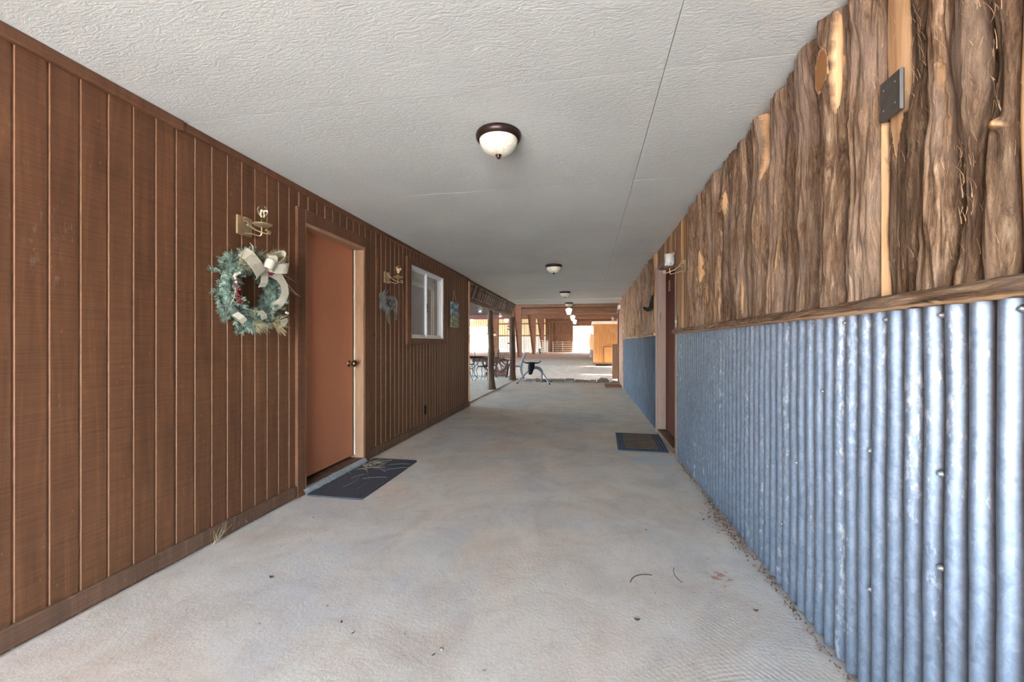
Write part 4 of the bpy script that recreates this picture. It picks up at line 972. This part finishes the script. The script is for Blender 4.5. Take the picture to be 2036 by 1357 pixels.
logpost('log_post', 'brown log post nearer the left wall, leaning slightly', -2.30, 9.80, -.03, (.082, .062), 'log', ((1.32, PI*.95, .09, .016), (1.44, PI, .05, .012), (1.37, .2, .08, .013), (1.02, .3, .05, .015), (.75, .1, .03, .02), (.35, .1, .05, .012)))
logpost('log_post', 'dark red knobby log post at the far corner of the patio', -2.24, 12.36, -.02, (.088, .092), 'log_dark', ((1.60, PI, .10, .022), (1.50, PI*.9, .12, .022), (1.08, PI, .10, .024), (1.72, PI*.8, .05, .03), (1.25, .1, .04, .03), (.9, .1, .03, .03), (1.55, .0, .03, .02)))
# patio ceiling and its beam
struct(fixn(MB().box(-9, -2.16, YL+.0, 12.3, 2.2, 2.29).box(-9, -2.85, 12.3, 15.19, 2.2, 2.29).build('ceiling_patio', 'dark_ceiling')), 'dark board ceiling over the patio')
tag(fixn(MB().box(-9, -2.85, 15.2, 15.36, 2.06, 2.24, bev=.01).build('patio_beam', 'beam_red')), 'maroon beam across the far side of the patio ceiling', 'beam')
# jar pendants
jp = thing('jar_pendant', 'glass jar pendant hanging left of the nearer log post', 'pendant light', (-2.90, 11.0, 2.2))
MB().lathe([(.09, 0), (.09, -.012), (.02, -.02), (.0001, -.021)], (0,0,0), 24).build('canopy', 'black_iron', jp)
MB().tube([(0,0,-.02), (0,0,-.09)], .004, 6).build('stem', 'black_iron', jp)
MB().lathe([(.03, -.085), (.034, -.10), (.05, -.12), (.052, -.14), (.052, -.22), (.046, -.235), (.0001, -.236)], (0,0,0), 24).build('glass_jar', 'jar', jp)
MB().sphere((0,0,-.185), .022, 8).build('bulb', 'lamp_lit', jp)
dup(jp, (-2.80, 13.2, 2.2), 0, 'glass jar pendant hanging between the two log posts')
# bell pendants of the barn
bp = thing('barn_pendant', 'nearest white pendant lamp beyond the end of the ceiling', 'pendant light', (-.585, 13.3, 2.05))
MB().lathe([(.055, 0), (.062, .02), (.085, .10), (.10, .145), (.102, .16), (.085, .185), (.05, .205), (.02, .215), (.0001, .216)], (0,0,0), 28).build('shade', 'lamp_lit', bp)
MB().tube([(0,0,.21), (0,0,2.55)], .006, 6).build('stem', 'black_iron', bp)
dup(bp, (-.578, 16.6, 2.04), 0, 'second white pendant lamp beyond the ceiling, mid row')
dup(bp, (-.585, 19.5, 2.03), 0, 'farthest and smallest white pendant in the centre row')
dup(bp, (-5.50, 19.2, 2.17), 0, 'white pendant lamp over the left patio opening, beside the left wall')
dup(bp, (-3.86, 19.6, 2.17), 0, 'white pendant lamp between the two log posts')

# ------------------------------------------------------------------ patio furniture
def iron_chair(name, label):
    t = thing(name, label, 'chair'); r_ = .0085
    mb = MB(); ring = [(.21*math.cos(a), .20*math.sin(a), .43) for a in [2*PI*k/24 for k in range(25)]]
    mb.tube(ring, .010, 8, caps=False)
    for k in range(-5, 6):
        yy = k*.036; xx = .21*math.sqrt(max(0, 1-(yy/.2)**2)); mb.tube([(-xx, yy, .432), (xx, yy, .432)], .003, 5)
        xx = k*.038; yy = .2*math.sqrt(max(0, 1-(xx/.21)**2)); mb.tube([(xx, -yy, .434), (xx, yy, .434)], .003, 5)
    mb.build('seat', 'black_iron', t)
    for (sx, sy) in ((1,1),(1,-1),(-1,1),(-1,-1)):
        pts = [(sx*.15, sy*.14, .43), (sx*.19, sy*.18, .34), (sx*.165, sy*.155, .18), (sx*.19, sy*.185, .05), (sx*.225, sy*.22, .022)]
        MB().tube(pts, [.010,.010,.009,.009,.012], 8).build('leg', 'black_iron', t)
    mb = MB(); mb.tube([(-.19, -.08, .43), (-.20, -.21, .62), (-.17, -.25, .80), (-.09, -.265, .90), (0, -.27, .93), (.09, -.265, .90), (.17, -.25, .80), (.20, -.21, .62), (.19, -.08, .43)], .009, 8)
    for sx in (-1, 0, 1):
        pts = [(sx*.07+.035*math.sin(s_*9)*(1 if sx else 0), -.2-.07*s_, .47+.42*s_) for s_ in [k/10 for k in range(11)]]; mb.tube(pts, .005, 6)
        mb.tube([(sx*.075+.03*math.cos(a), -.245, .68+.045*math.sin(a)) for a in [2*PI*k/14 for k in range(15)]], .004, 5, caps=False)
    mb.build('backrest', 'black_iron', t)
    for sx in (-1, 1): MB().tube([(sx*.20, -.2, .64), (sx*.24, -.1, .67), (sx*.25, .08, .66), (sx*.23, .15, .60), (sx*.19, .12, .44)], .009, 8).build('armrest', 'black_iron', t)
    return t
ch = iron_chair('iron_chair', 'black wrought-iron patio chair beside the corner of the left wall'); ch.location = (-3.56, 11.35, .012); ch.rotation_euler = (0,0,R(15))
dup(ch, (-3.02, 11.95, .012), R(80), 'black wrought-iron patio chair partly behind the nearer log post')
dup(ch, (-3.85, 13.05, .012), R(185), 'black wrought-iron patio chair on the far side of the iron table')
dup(ch, (-3.02, 12.72, .012), R(110), 'black wrought-iron patio chair between the iron table and the wagon-wheel table')
t = thing('iron_table', 'round black wrought-iron patio table seen past the left wall', 'table', (-3.65, 12.15, .012))
mb = MB(); mb.tube([(.6*math.cos(a), .6*math.sin(a), .70) for a in [2*PI*k/48 for k in range(49)]], .014, 8, caps=False)
for k in range(-19, 20):
    q = k*.03; L = math.sqrt(.36-q*q); mb.tube([(-L, q, .70), (L, q, .70)], .003, 4); mb.tube([(q, -L, .704), (q, L, .704)], .003, 4)
mb.build('mesh_top', 'black_iron', t)
for k in range(4):
    a = PI/4+k*PI/2; c_, s_ = math.cos(a), math.sin(a)
    MB().tube([(c_*.5, s_*.5, .69), (c_*.42, s_*.42, .5), (c_*.22, s_*.22, .34), (c_*.3, s_*.3, .15), (c_*.42, s_*.42, .015)], .011, 8).build('leg', 'black_iron', t)
MB().tube([(.22*math.cos(a), .22*math.sin(a), .34) for a in [2*PI*k/20 for k in range(21)]], .008, 6, caps=False).build('brace_ring', 'black_iron', t)
# wagon-wheel table
t = thing('wagon_wheel_table', 'dark wooden table carried on wagon-wheel halves behind the log posts', 'table', (-3.02, 13.75, .0))
fixn(MB().box(-.85, .16, -.40, .40, .60, .68, bev=.008).build('table_top', 'table_wood', t))
fixn(MB().box(-.80, .15, -.36, .36, .51, .60, bev=.004).build('apron', 'table_wood', t))
for yy in (-.30, .30):
    mb = MB(); R0 = .44
    ringp = [(-.02+R0*math.cos(a), yy, .60+R0*math.sin(a)) for a in [-PI*.98+k*PI*.96/26 for k in range(27)]]
    mb.tube(ringp, .036, 8, squash=(1, .8))
    for k in range(6):
        a = -PI*.95+k*PI*.9/5; mb.tube([(-.02, yy, .60), (-.02+R0*math.cos(a), yy, .60+R0*math.sin(a))], [.026, .018], 8)
    mb.lathe([(.06, -.05), (.07, 0), (.06, .05)], (-.02, yy, .56), 14, axis='y'); mb.build('wheel_half', 'table_wood', t)
fixn(MB().box(-.34, .32, -.36, .36, .05, .16, bev=.006).build('foot_plank', 'table_wood', t))
# lattice bench
t = thing('lattice_bench', 'pale bench with dark square-lattice backrest behind the wagon-wheel table', 'bench', (-3.25, 16.0, -.05))
fixn(MB().box(-.75, .30, -.25, .2, .50, .56, bev=.006).build('seat', 'roof_edge', t))
mb = MB()
for k in range(8): mb.box(-.26+k*.075, -.242+k*.075, .2, .225, .62, .80)
for z in (.62, .70, .785): mb.box(-.26, .283, .198, .227, z, z+.018)
fixn(mb.build('backrest', 'black_iron', t))
for (a_, b_) in ((-.7,-.2),(.25,-.2),(-.7,.18),(.25,.18)): fixn(MB().box(a_-.03, a_+.03, b_-.03, b_+.03, 0, .5 if b_ < 0 else .5).build('leg', 'roof_edge', t))
for a_ in (-.24, .26): fixn(MB().box(a_-.02, a_+.02, .185, .225, .56, .63).build('back_support', 'black_iron', t))
# old implement: two curved steel bars joined by an axle
t = thing('iron_implement', 'old iron implement of two curved bars and an axle behind the far log post', 'farm implement', (-2.3, 13.2, -.05))
MB().tube([(.37,0,.87), (.30,0,.78), (.23,0,.65), (.185,0,.50), (.175,0,.36), (.20,0,.22), (.26,0,.10), (.29,0,.02)], [.018,.026,.034,.038,.038,.034,.028,.02], 10, squash=(1, .5)).build('curved_bar', 'galv_pipe', t)
MB().tube([(-.22,.05,.50), (-.25,.05,.42), (-.27,.05,.30), (-.29,.05,.16), (-.33,.05,.015)], [.03,.035,.036,.03,.018], 10, squash=(1, .6)).build('curved_bar', 'black_iron', t)
MB().tube([(-.24,.03,.43), (.18,0,.43)], .028, 10).build('axle', 'galv_pipe', t)
# low curb behind the patio
tag(fixn(MB().box(-6, -2.45, 13.6, 13.8, -.05, .03, bev=.015).build('curb_timber', 'edge_conc')), 'low pale curb on the ground behind the patio furniture', 'curb')

# ------------------------------------------------------------------ roping dummy
t = thing('roping_dummy', 'black steer-head roping dummy standing on grey pipe legs', 'roping dummy', (-1.5, 11.6, 0))
mb = MB(); rings = [ # z, yoff, halfwidth, halfdepth
 (.600, .02, .02, .02), (.590, .01, .070, .045), (.56, .0, .088, .06), (.52, -.005, .092, .07), (.47, -.02, .092, .075), (.42, -.035, .086, .07), (.37, -.05, .076, .062), (.32, -.065, .062, .052), (.285, -.075, .056, .048), (.258, -.08, .050, .042), (.248, -.08, .02, .02)]
vs = []; nn = 20
for (z, yo, hw, hd) in rings:
    for k in range(nn):
        a = 2*PI*k/nn; ca, sa = math.cos(a), math.sin(a); e = .8
        vs.append((-.05-.1*(.6-z)+hw*math.copysign(abs(ca)**e, ca), yo+hd*math.copysign(abs(sa)**e, sa), z))
fs = [(i*nn+k, i*nn+(k+1) % nn, (i+1)*nn+(k+1) % nn, (i+1)*nn+k) for i in range(len(rings)-1) for k in range(nn)]
mb.add(vs, fs, 0, True); hd_ = fixn(mb.build('steer_head', 'black', t))
for q in (-1, 1):
    MB().tube([(-.05+q*.05, .0, .578), (-.05+q*.12, -.005, .572), (-.05+q*.20, -.02, .582), (-.05+q*.24, -.03, .61), (-.05+q*.255, -.03, .67)], [.024,.020,.015,.012,.004], 10).build('horn', 'black', hd_)
    MB().sphere((-.06+q*.085, -.03, .49), .012, 6).build('eye', 'gun', hd_)
MB().tube([(-.06, .05, .42), (.05, .10, .44), (.14, .11, .415), (.20, .12, .36), (.235, .12, .30)], [.05,.045,.045,.042,.034], 12).build('body_pipe', 'galv_pipe', t)
MB().tube([(-.10, .04, .40), (-.44, -.15, .025), (-.445, -.153, .0)], .019, 10).build('leg', 'galv_pipe', t)
MB().tube([(.23, .12, .31), (.46, -.26, .03), (.475, -.275, .0)], .020, 10).build('leg', 'galv_pipe', t)
MB().tube([(.22, .13, .32), (.20, .36, .0)], .019, 10).build('leg', 'galv_pipe', t)
for (a_, b_) in ((-.445,-.153), (.475,-.275), (.20,.36)): MB().lathe([(.028, 0), (.028, .02), (.02, .03), (.0001, .031)], (a_, b_, 0), 12).build('foot', 'black', t)

# ------------------------------------------------------------------ stone edging at the slab end, step board, scraps
rng6 = random.Random(31); k = 0
for row, (yy, zz) in enumerate(((12.14, -.045), (12.42, -.045), (12.72, -.045))):
    x_ = -1.95+.1*row
    while x_ < .7:
        wdt = rng6.uniform(.13, .30); o = MB().box(-wdt/2, wdt/2, -.11, .11, 0, .065+rng6.uniform(0, .035), bev=.02)
        o.v = [(a_+.012*noise.noise((a_*9, b_*9, k)), b_+.012*noise.noise((a_*9, b_*9, k+7)), c_) for a_, b_, c_ in o.v]
        if row == 0 or rng6.random() < .7:
            ob = fixn(o.build('edging_stone', 'stone')); ob.location = (x_+wdt/2, yy+rng6.uniform(-.02, .02), zz); ob.rotation_euler = (0,0,rng6.uniform(-.12, .12) if row else rng6.uniform(-.03,.03))
            tag(ob, ('flat grey stone in the front edging row against the concrete', 'flat grey stone in the middle edging row beyond the concrete', 'flat grey stone in the back edging row on the dirt')[row], 'stone', ("front", "middle", "back")[row]+" row of edging stones")
        x_ += wdt+.02; k += 1
for i, (a_, b_, s_, lab) in enumerate(((.50, 13.38, .15, 'larger stone heaped beside the dark upright board, leftmost'), (.84, 13.2, .13, 'grey stone leaning at the wall corner before the dark upright board'), (.58, 12.98, .10, 'small stone nearest the edging rows in the right-hand heap'))):
    o = blob(s_, 40+i, .35).build('rubble_stone', 'stone'); o.location = (a_, b_, -.06); tag(o, lab, 'stone', 'rubble stones by the right wall end')
tag(fixn(MB().box(.44, .855, 10.75, 11.4, 0, .045, bev=.006).build('step_board', 'siding_red')), 'low brown step board at the far end of the right wall', 'step')
tag(fixn(MB().box(.80, 1.10, 13.9, 14.05, -.06, 1.10, bev=.012).build('upright_board', 'barn_wood')), 'dark upright weathered board standing before the pine shed', 'board')
tag(fixn(MB().box(-1.16, -.98, 12.9, 13.0, -.04, .01, bev=.008).build('wood_scrap', 'black')), 'small black scrap lying behind the roping dummy', 'scrap')

# ------------------------------------------------------------------ pine shed
t = thing('pine_shed', 'orange pine board shed with pale roof in the barn', 'shed', (.33, 22.0, 0))
mb = MB(); n = 18
for k in range(n): mb.box(k*.14, k*.14+.134, 0, .03, .10, 2.14, bev=.004)
for k in range(20): mb.box(-.001, .029, .03+k*.14, .164+k*.14, .10, 2.14, bev=.004)
mb.box(.03, n*.14, .031, 2.8, .10, 2.13); fixn(mb.build('board_walls', 'pine', t))
fixn(MB().box(-.10, 2.7, -.12, 3.0, 2.141, 2.28, bev=.01).build('roof', 'roof_edge', t))
fixn(MB().box(-.02, 2.55, -.04, -.001, .04, .12, bev=.006).box(-.03, .0, -.04, 2.8, .04, .11).build('skid_board', 'pine_dark', t))
for a_ in (.1, 1.0): fixn(MB().box(a_, a_+.7, .05, 2.7, -.05, .04).build('skid', 'black_iron', t))
hb = fixn(MB().box(.53, 1.26, -.035, -.002, .14, .93, bev=.004).build('hatch', 'pine', t))
fixn(MB().box(.47, .53, -.05, -.001, .1, .97).box(.53, 1.3, -.05, -.001, .93, .985).build('hatch_frame', 'pine_dark', hb))
o = blob(1, 77, .5); o.v = [(a_*.10, b_*.28, c_*.9) for a_, b_, c_ in o.v]
t2 = thing('hanging_saddle', 'tan saddle hanging on the left side of the pine shed', 'saddle', (.20, 22.7, .60))
MB().grid(lambda u, v: (.10-.22*math.sin(u*PI)**.7*(.7+.3*math.sin(v*PI)), -.30+.6*u, .15+v*.85+.06*math.sin(u*6)), 14, 12).build('seat_leather', 'pine', t2)
MB().grid(lambda u, v: (.11-.19*math.sin(u*PI)**.6, -.2+.4*u, .18-v*.42), 10, 8).build('fender', 'table_wood', t2)

# ------------------------------------------------------------------ barn shell
def ribbed_y(mb, xa, xb, y, za, zb, pitch=.30, mi=0, face=-1, rib=.03):
    n = max(1, int((xb-xa)/pitch)); pts = []
    for k in range(n+1):
        c_ = xa+(xb-xa)*k/n; pts += [(c_-.05, 0), (c_-.02, rib), (c_+.02, rib), (c_+.05, 0)]
    pts = [(xa, 0)]+[p for p in pts if xa < p[0] < xb]+[(xb, 0)]
    for (a_, da), (b_, db) in zip(pts, pts[1:]):
        mb.add([(a_, y+face*da, za), (b_, y+face*db, za), (b_, y+face*db, zb), (a_, y+face*da, zb)], [(0,1,2,3)], mi)
YF = 49.8
mb = MB(); ribbed_y(mb, -5.0, -1.7, YF, .05, 3.75, .28); ribbed_y(mb, -1.7, 3.4, YF, 3.2, 3.75, .28); ribbed_y(mb, 3.4, 9.0, YF, .05, 3.75, .28)
mb.box(-5.0, 9, YF+.02, YF+.1, 3.75, 4.7); mb.box(-5, -1.7, YF+.02, YF+.1, 0, 3.75); mb.box(3.4, 9, YF+.02, YF+.1, 0, 3.75); mb.box(-1.7, 3.4, YF+.02, YF+.1, 3.2, 3.75)
mb.box(-5, -1.7, YF-.16, YF-.03, 2.0, 2.15); mb.box(-5, 9, YF-.2, YF-.03, 3.62, 3.78)
struct(mb.build('wall_back', 'barn_wood'), 'brown ribbed end wall of the barn with a tall opening')
struct(fixn(MB().box(-4.12, -4.0, YF-.14, YF-.02, .05, 3.5).box(-1.78, -1.68, YF-.14, YF-.02, .05, 3.3).build('trim_9', 'barn_wood')), 'door track posts on the barn end wall')
mb = MB(); ribbed_y(mb, -24, -16.2, YF+.3, .05, 4.3, .3, 0, -1, .04); ribbed_y(mb, -16.2, -11.9, YF+.3, 3.2, 4.3, .3, 0, -1, .04); ribbed_y(mb, -11.9, -5.0, YF+.3, 2.08, 4.3, .3, 0, -1, .04); ribbed_y(mb, -11.9, -5.0, YF+.3, .05, 2.0, .3, 1, -1, .04)
mb.box(-11.9, -5, YF+.1, YF+.25, 1.98, 2.14, 2); mb.box(-11.9, -5, YF+.1, YF+.25, 3.45, 3.6, 2); mb.box(-24, -5, YF+.05, YF+.28, 4.25, 4.8, 3)
struct(mb.build('wall_back_arena', ['cream', 'white_panel', 'beam_wood', 'beam_red']), 'cream ribbed end wall of the arena with brown girts')
struct(fixn(MB().box(-24.4, 6.2, 12.315, 12.40, H+.31, 4.615).build('wall_gable_light_block', 'barn_wood')), 'unseen brown gable added above the passage roof to block light')  # never in view; added to close the gap and darken the barn
struct(fixn(MB().box(-24.5, 6.2, 12.31, YF+.4, 4.62, 4.72).build('ceiling_barn', 'barn_roof')), 'brown barn roof underside')
for k, yy in enumerate((17.5, 25.5, 33.3, 41.2, 49.0)):
    tag(fixn(MB().box(-24.4, 5.85, yy-.12, yy+.12, 4.05 if k else 4.2, 4.615, bev=.01).build('barn_rafter', 'beam_wood')), ('nearest', 'second', 'third', 'fourth', 'farthest')[k]+' brown rafter crossing under the barn roof', 'rafter', 'rafters across the barn roof')
def frame_col(yy, xr, wb, wt, label):
    t = thing('steel_column', label, 'column', (xr, yy, 0), 0, 'tapered steel columns of the barn')
    zt = 4.05
    fixn(MB().prism([(0, -.06), (-wb, -.06), (-wt, zt), (0, zt)], 1, -.012, .012).build('web', 'iron_red', t))
    fixn(MB().box(-.012, .0, -.13, .13, -.06, zt).build('flange', 'iron_red', t))
    fixn(MB().prism([(-wb-.012, -.06), (-wb, -.06), (-wt, zt), (-wt-.012, zt)], 1, -.13, .13).build('flange', 'iron_red', t))
    fixn(MB().box(-wb-.06, .04, -.16, .16, -.10, -.05+.12*max(0,min(1,(yy-27)/20))).build('base_plate', 'iron_red', t))
    return t
frame_col(25.5, -5.54, .36, .40, 'straight rusty column seen between the two log posts')
frame_col(33.3, -5.30, .27, .66, 'tapered steel column just right of the far log post')
frame_col(41.2, -5.12, .26, .80, 'middle tapered column beyond the roping dummy')
frame_col(48.6, -5.02, .25, .82, 'farthest tapered column beside the brown end wall')
tag(fixn(MB().box(-5.86, -5.66, 25.36, 25.39, 1.60, 1.72).build('small_sign', 'roof_edge')), 'small pale strip sign on the rusty column between the log posts', 'sign')
# right side of the barn: unseen wall added to block daylight, slit for sun streaks
mb = MB()
edges = [(12.8, 15.35), (15.6, 21.0), (21.25, YF-.1)]
for a_, b_ in edges: mb.box(6.05, 6.15, a_, b_, -.05, 4.6)
mb.box(6.05, 6.15, 12.8, YF-.1, 4.3, 4.6)
struct(fixn(mb.build('wall_side_light_block', 'barn_wood')), 'unseen right side wall of the barn, added to block light, with sun slits')

# corral panels
def corral(name, label, W, Hh, loc, rz, mat='white_pipe', nv=1, rails=5, group=None, r_=.022):
    t = thing(name, label, 'fence panel', loc, rz, group)
    for x_ in (0, W): MB().tube([(x_, 0, 0), (x_, 0, Hh)], r_*1.3, 8).build('post', mat, t)
    for k in range(rails): z = .18+(Hh-.2)*k/(rails-1); MB().tube([(0, 0, z), (W, 0, z)], r_, 8).build('rail', mat, t)
    for k in range(nv): x_ = W*(k+1)/(nv+1); MB().tube([(x_, 0, .18), (x_, 0, Hh-.02)], r_, 8).build('upright', mat, t)
    return t
gr = 'white corral panels of the arena'
for i, (x_, yy, W, lab) in enumerate(((-9.9, 44.5, 1.5, 'white pipe panel left of the far log post'), (-8.3, 44.6, 1.4, 'white pipe panel hidden mostly by the far log post'), (-6.85, 44.5, .72, 'white pipe panel just right of the nearest tapered column'), (-6.05, 44.2, .62, 'white pipe panel just left of the middle tapered column'), (-5.35, 47.0, .9, 'white pipe panel between the middle and farthest tapered columns'), (-4.8, 46.0, .42, 'narrow white pipe panel right of the farthest tapered column'))):
    corral('corral_panel', lab, W, 1.45 if i != 5 else 1.3, (x_, yy, .0), 0, nv=3 if i in (2,3,5) else 2, rails=6, group=gr, r_=.03)
t = corral('pipe_gate', 'white pipe gate standing against the brown end wall', 2.3, 1.25, (-4.03, 49.2, .06), 0, nv=1, rails=5)
for i, x_ in enumerate((-17.6, -15.2, -13.1)):
    corral('pipe_fence', ('leftmost', 'middle', 'right')[i]+' grey pipe fence panel outside the arena opening', 2.0 if i else 2.3, 1.82, (x_, 53.0, .0), 0, 'grey_pipe', 0, 6, 'grey pipe fence outside the arena opening', .024)
for i, x_ in enumerate((-4.6, -1.6, 1.4)):
    corral('board_fence', ('leftmost', 'middle', 'rightmost')[i]+' white fence panel outside the tall barn opening', 2.85, .95, (x_, 60.0, .07), 0, 'white_pipe', 0, 4, 'white fence outside the barn opening', .04)
MB_ = MB().lathe([(.0001, 0), (.16, 0), (.165, .03), (.15, .3), (.165, .56), (.155, .58), (.0001, .58)], (0,0,0), 24).build('barrel', 'barrel'); MB_.location = (-4.84, 42.0, .0)
tag(MB_, 'grey barrel at the foot of the middle tapered column', 'barrel')

# ------------------------------------------------------------------ trees outside
def tree(x_, yy, h_, seed, label, cr=3.0):
    rr_ = random.Random(seed); t = thing('tree', label, 'tree', (x_, yy, 0), 0, 'trees outside the barn')
    mb = MB(); mb.tube([(0,0,-.1), (.1,0,h_*.3), (0,.1,h_*.6)], [.22,.17,.08], 8)
    for k in range(7):
        a = k*.9; mb.tube([(.05,0,h_*.35+k*.25), (math.cos(a)*cr*.5, math.sin(a)*cr*.5, h_*.55+k*.3)], [.08,.03], 6)
    mb.build('trunk', 'trunk', t)
    mb = MB()
    cl_ = [(Vector((rr_.gauss(0, cr*.42), rr_.gauss(0, cr*.42), h_*.62+rr_.gauss(0, h_*.2))), rr_.uniform(.6, 1.2)) for _ in range(26)]
    for k in range(2600):
        c_, r0 = rr_.choice(cl_); d_ = Vector((rr_.gauss(0,1), rr_.gauss(0,1), rr_.gauss(0,1))).normalized()*r0*rr_.uniform(.5, 1); p = c_+d_
        u = Vector((rr_.gauss(0,1), rr_.gauss(0,1), rr_.gauss(0,1))).normalized()*.10; v_ = u.orthogonal().normalized()*.07
        mb.add([p-u, p+v_, p+u, p-v_], [(0,1,2,3)])
    mb.build('foliage', 'leaf', t)
for a in ((-3.2, 68, 7.5, 1, 'leafy tree at the left edge of the tall barn opening'), (.3, 79, 9, 2, 'leafy tree in the middle of the tall barn opening'), (4.6, 67, 7, 3, 'leafy tree behind the left side of the pine shed'), (-23, 80, 4.6, 4, 'low distant tree seen through the arena opening, left'), (-14.5, 92, 4.4, 5, 'low distant tree seen through the arena opening, right'), (12, 76, 8, 6, 'leafy tree right of the tall barn opening')): tree(*a)
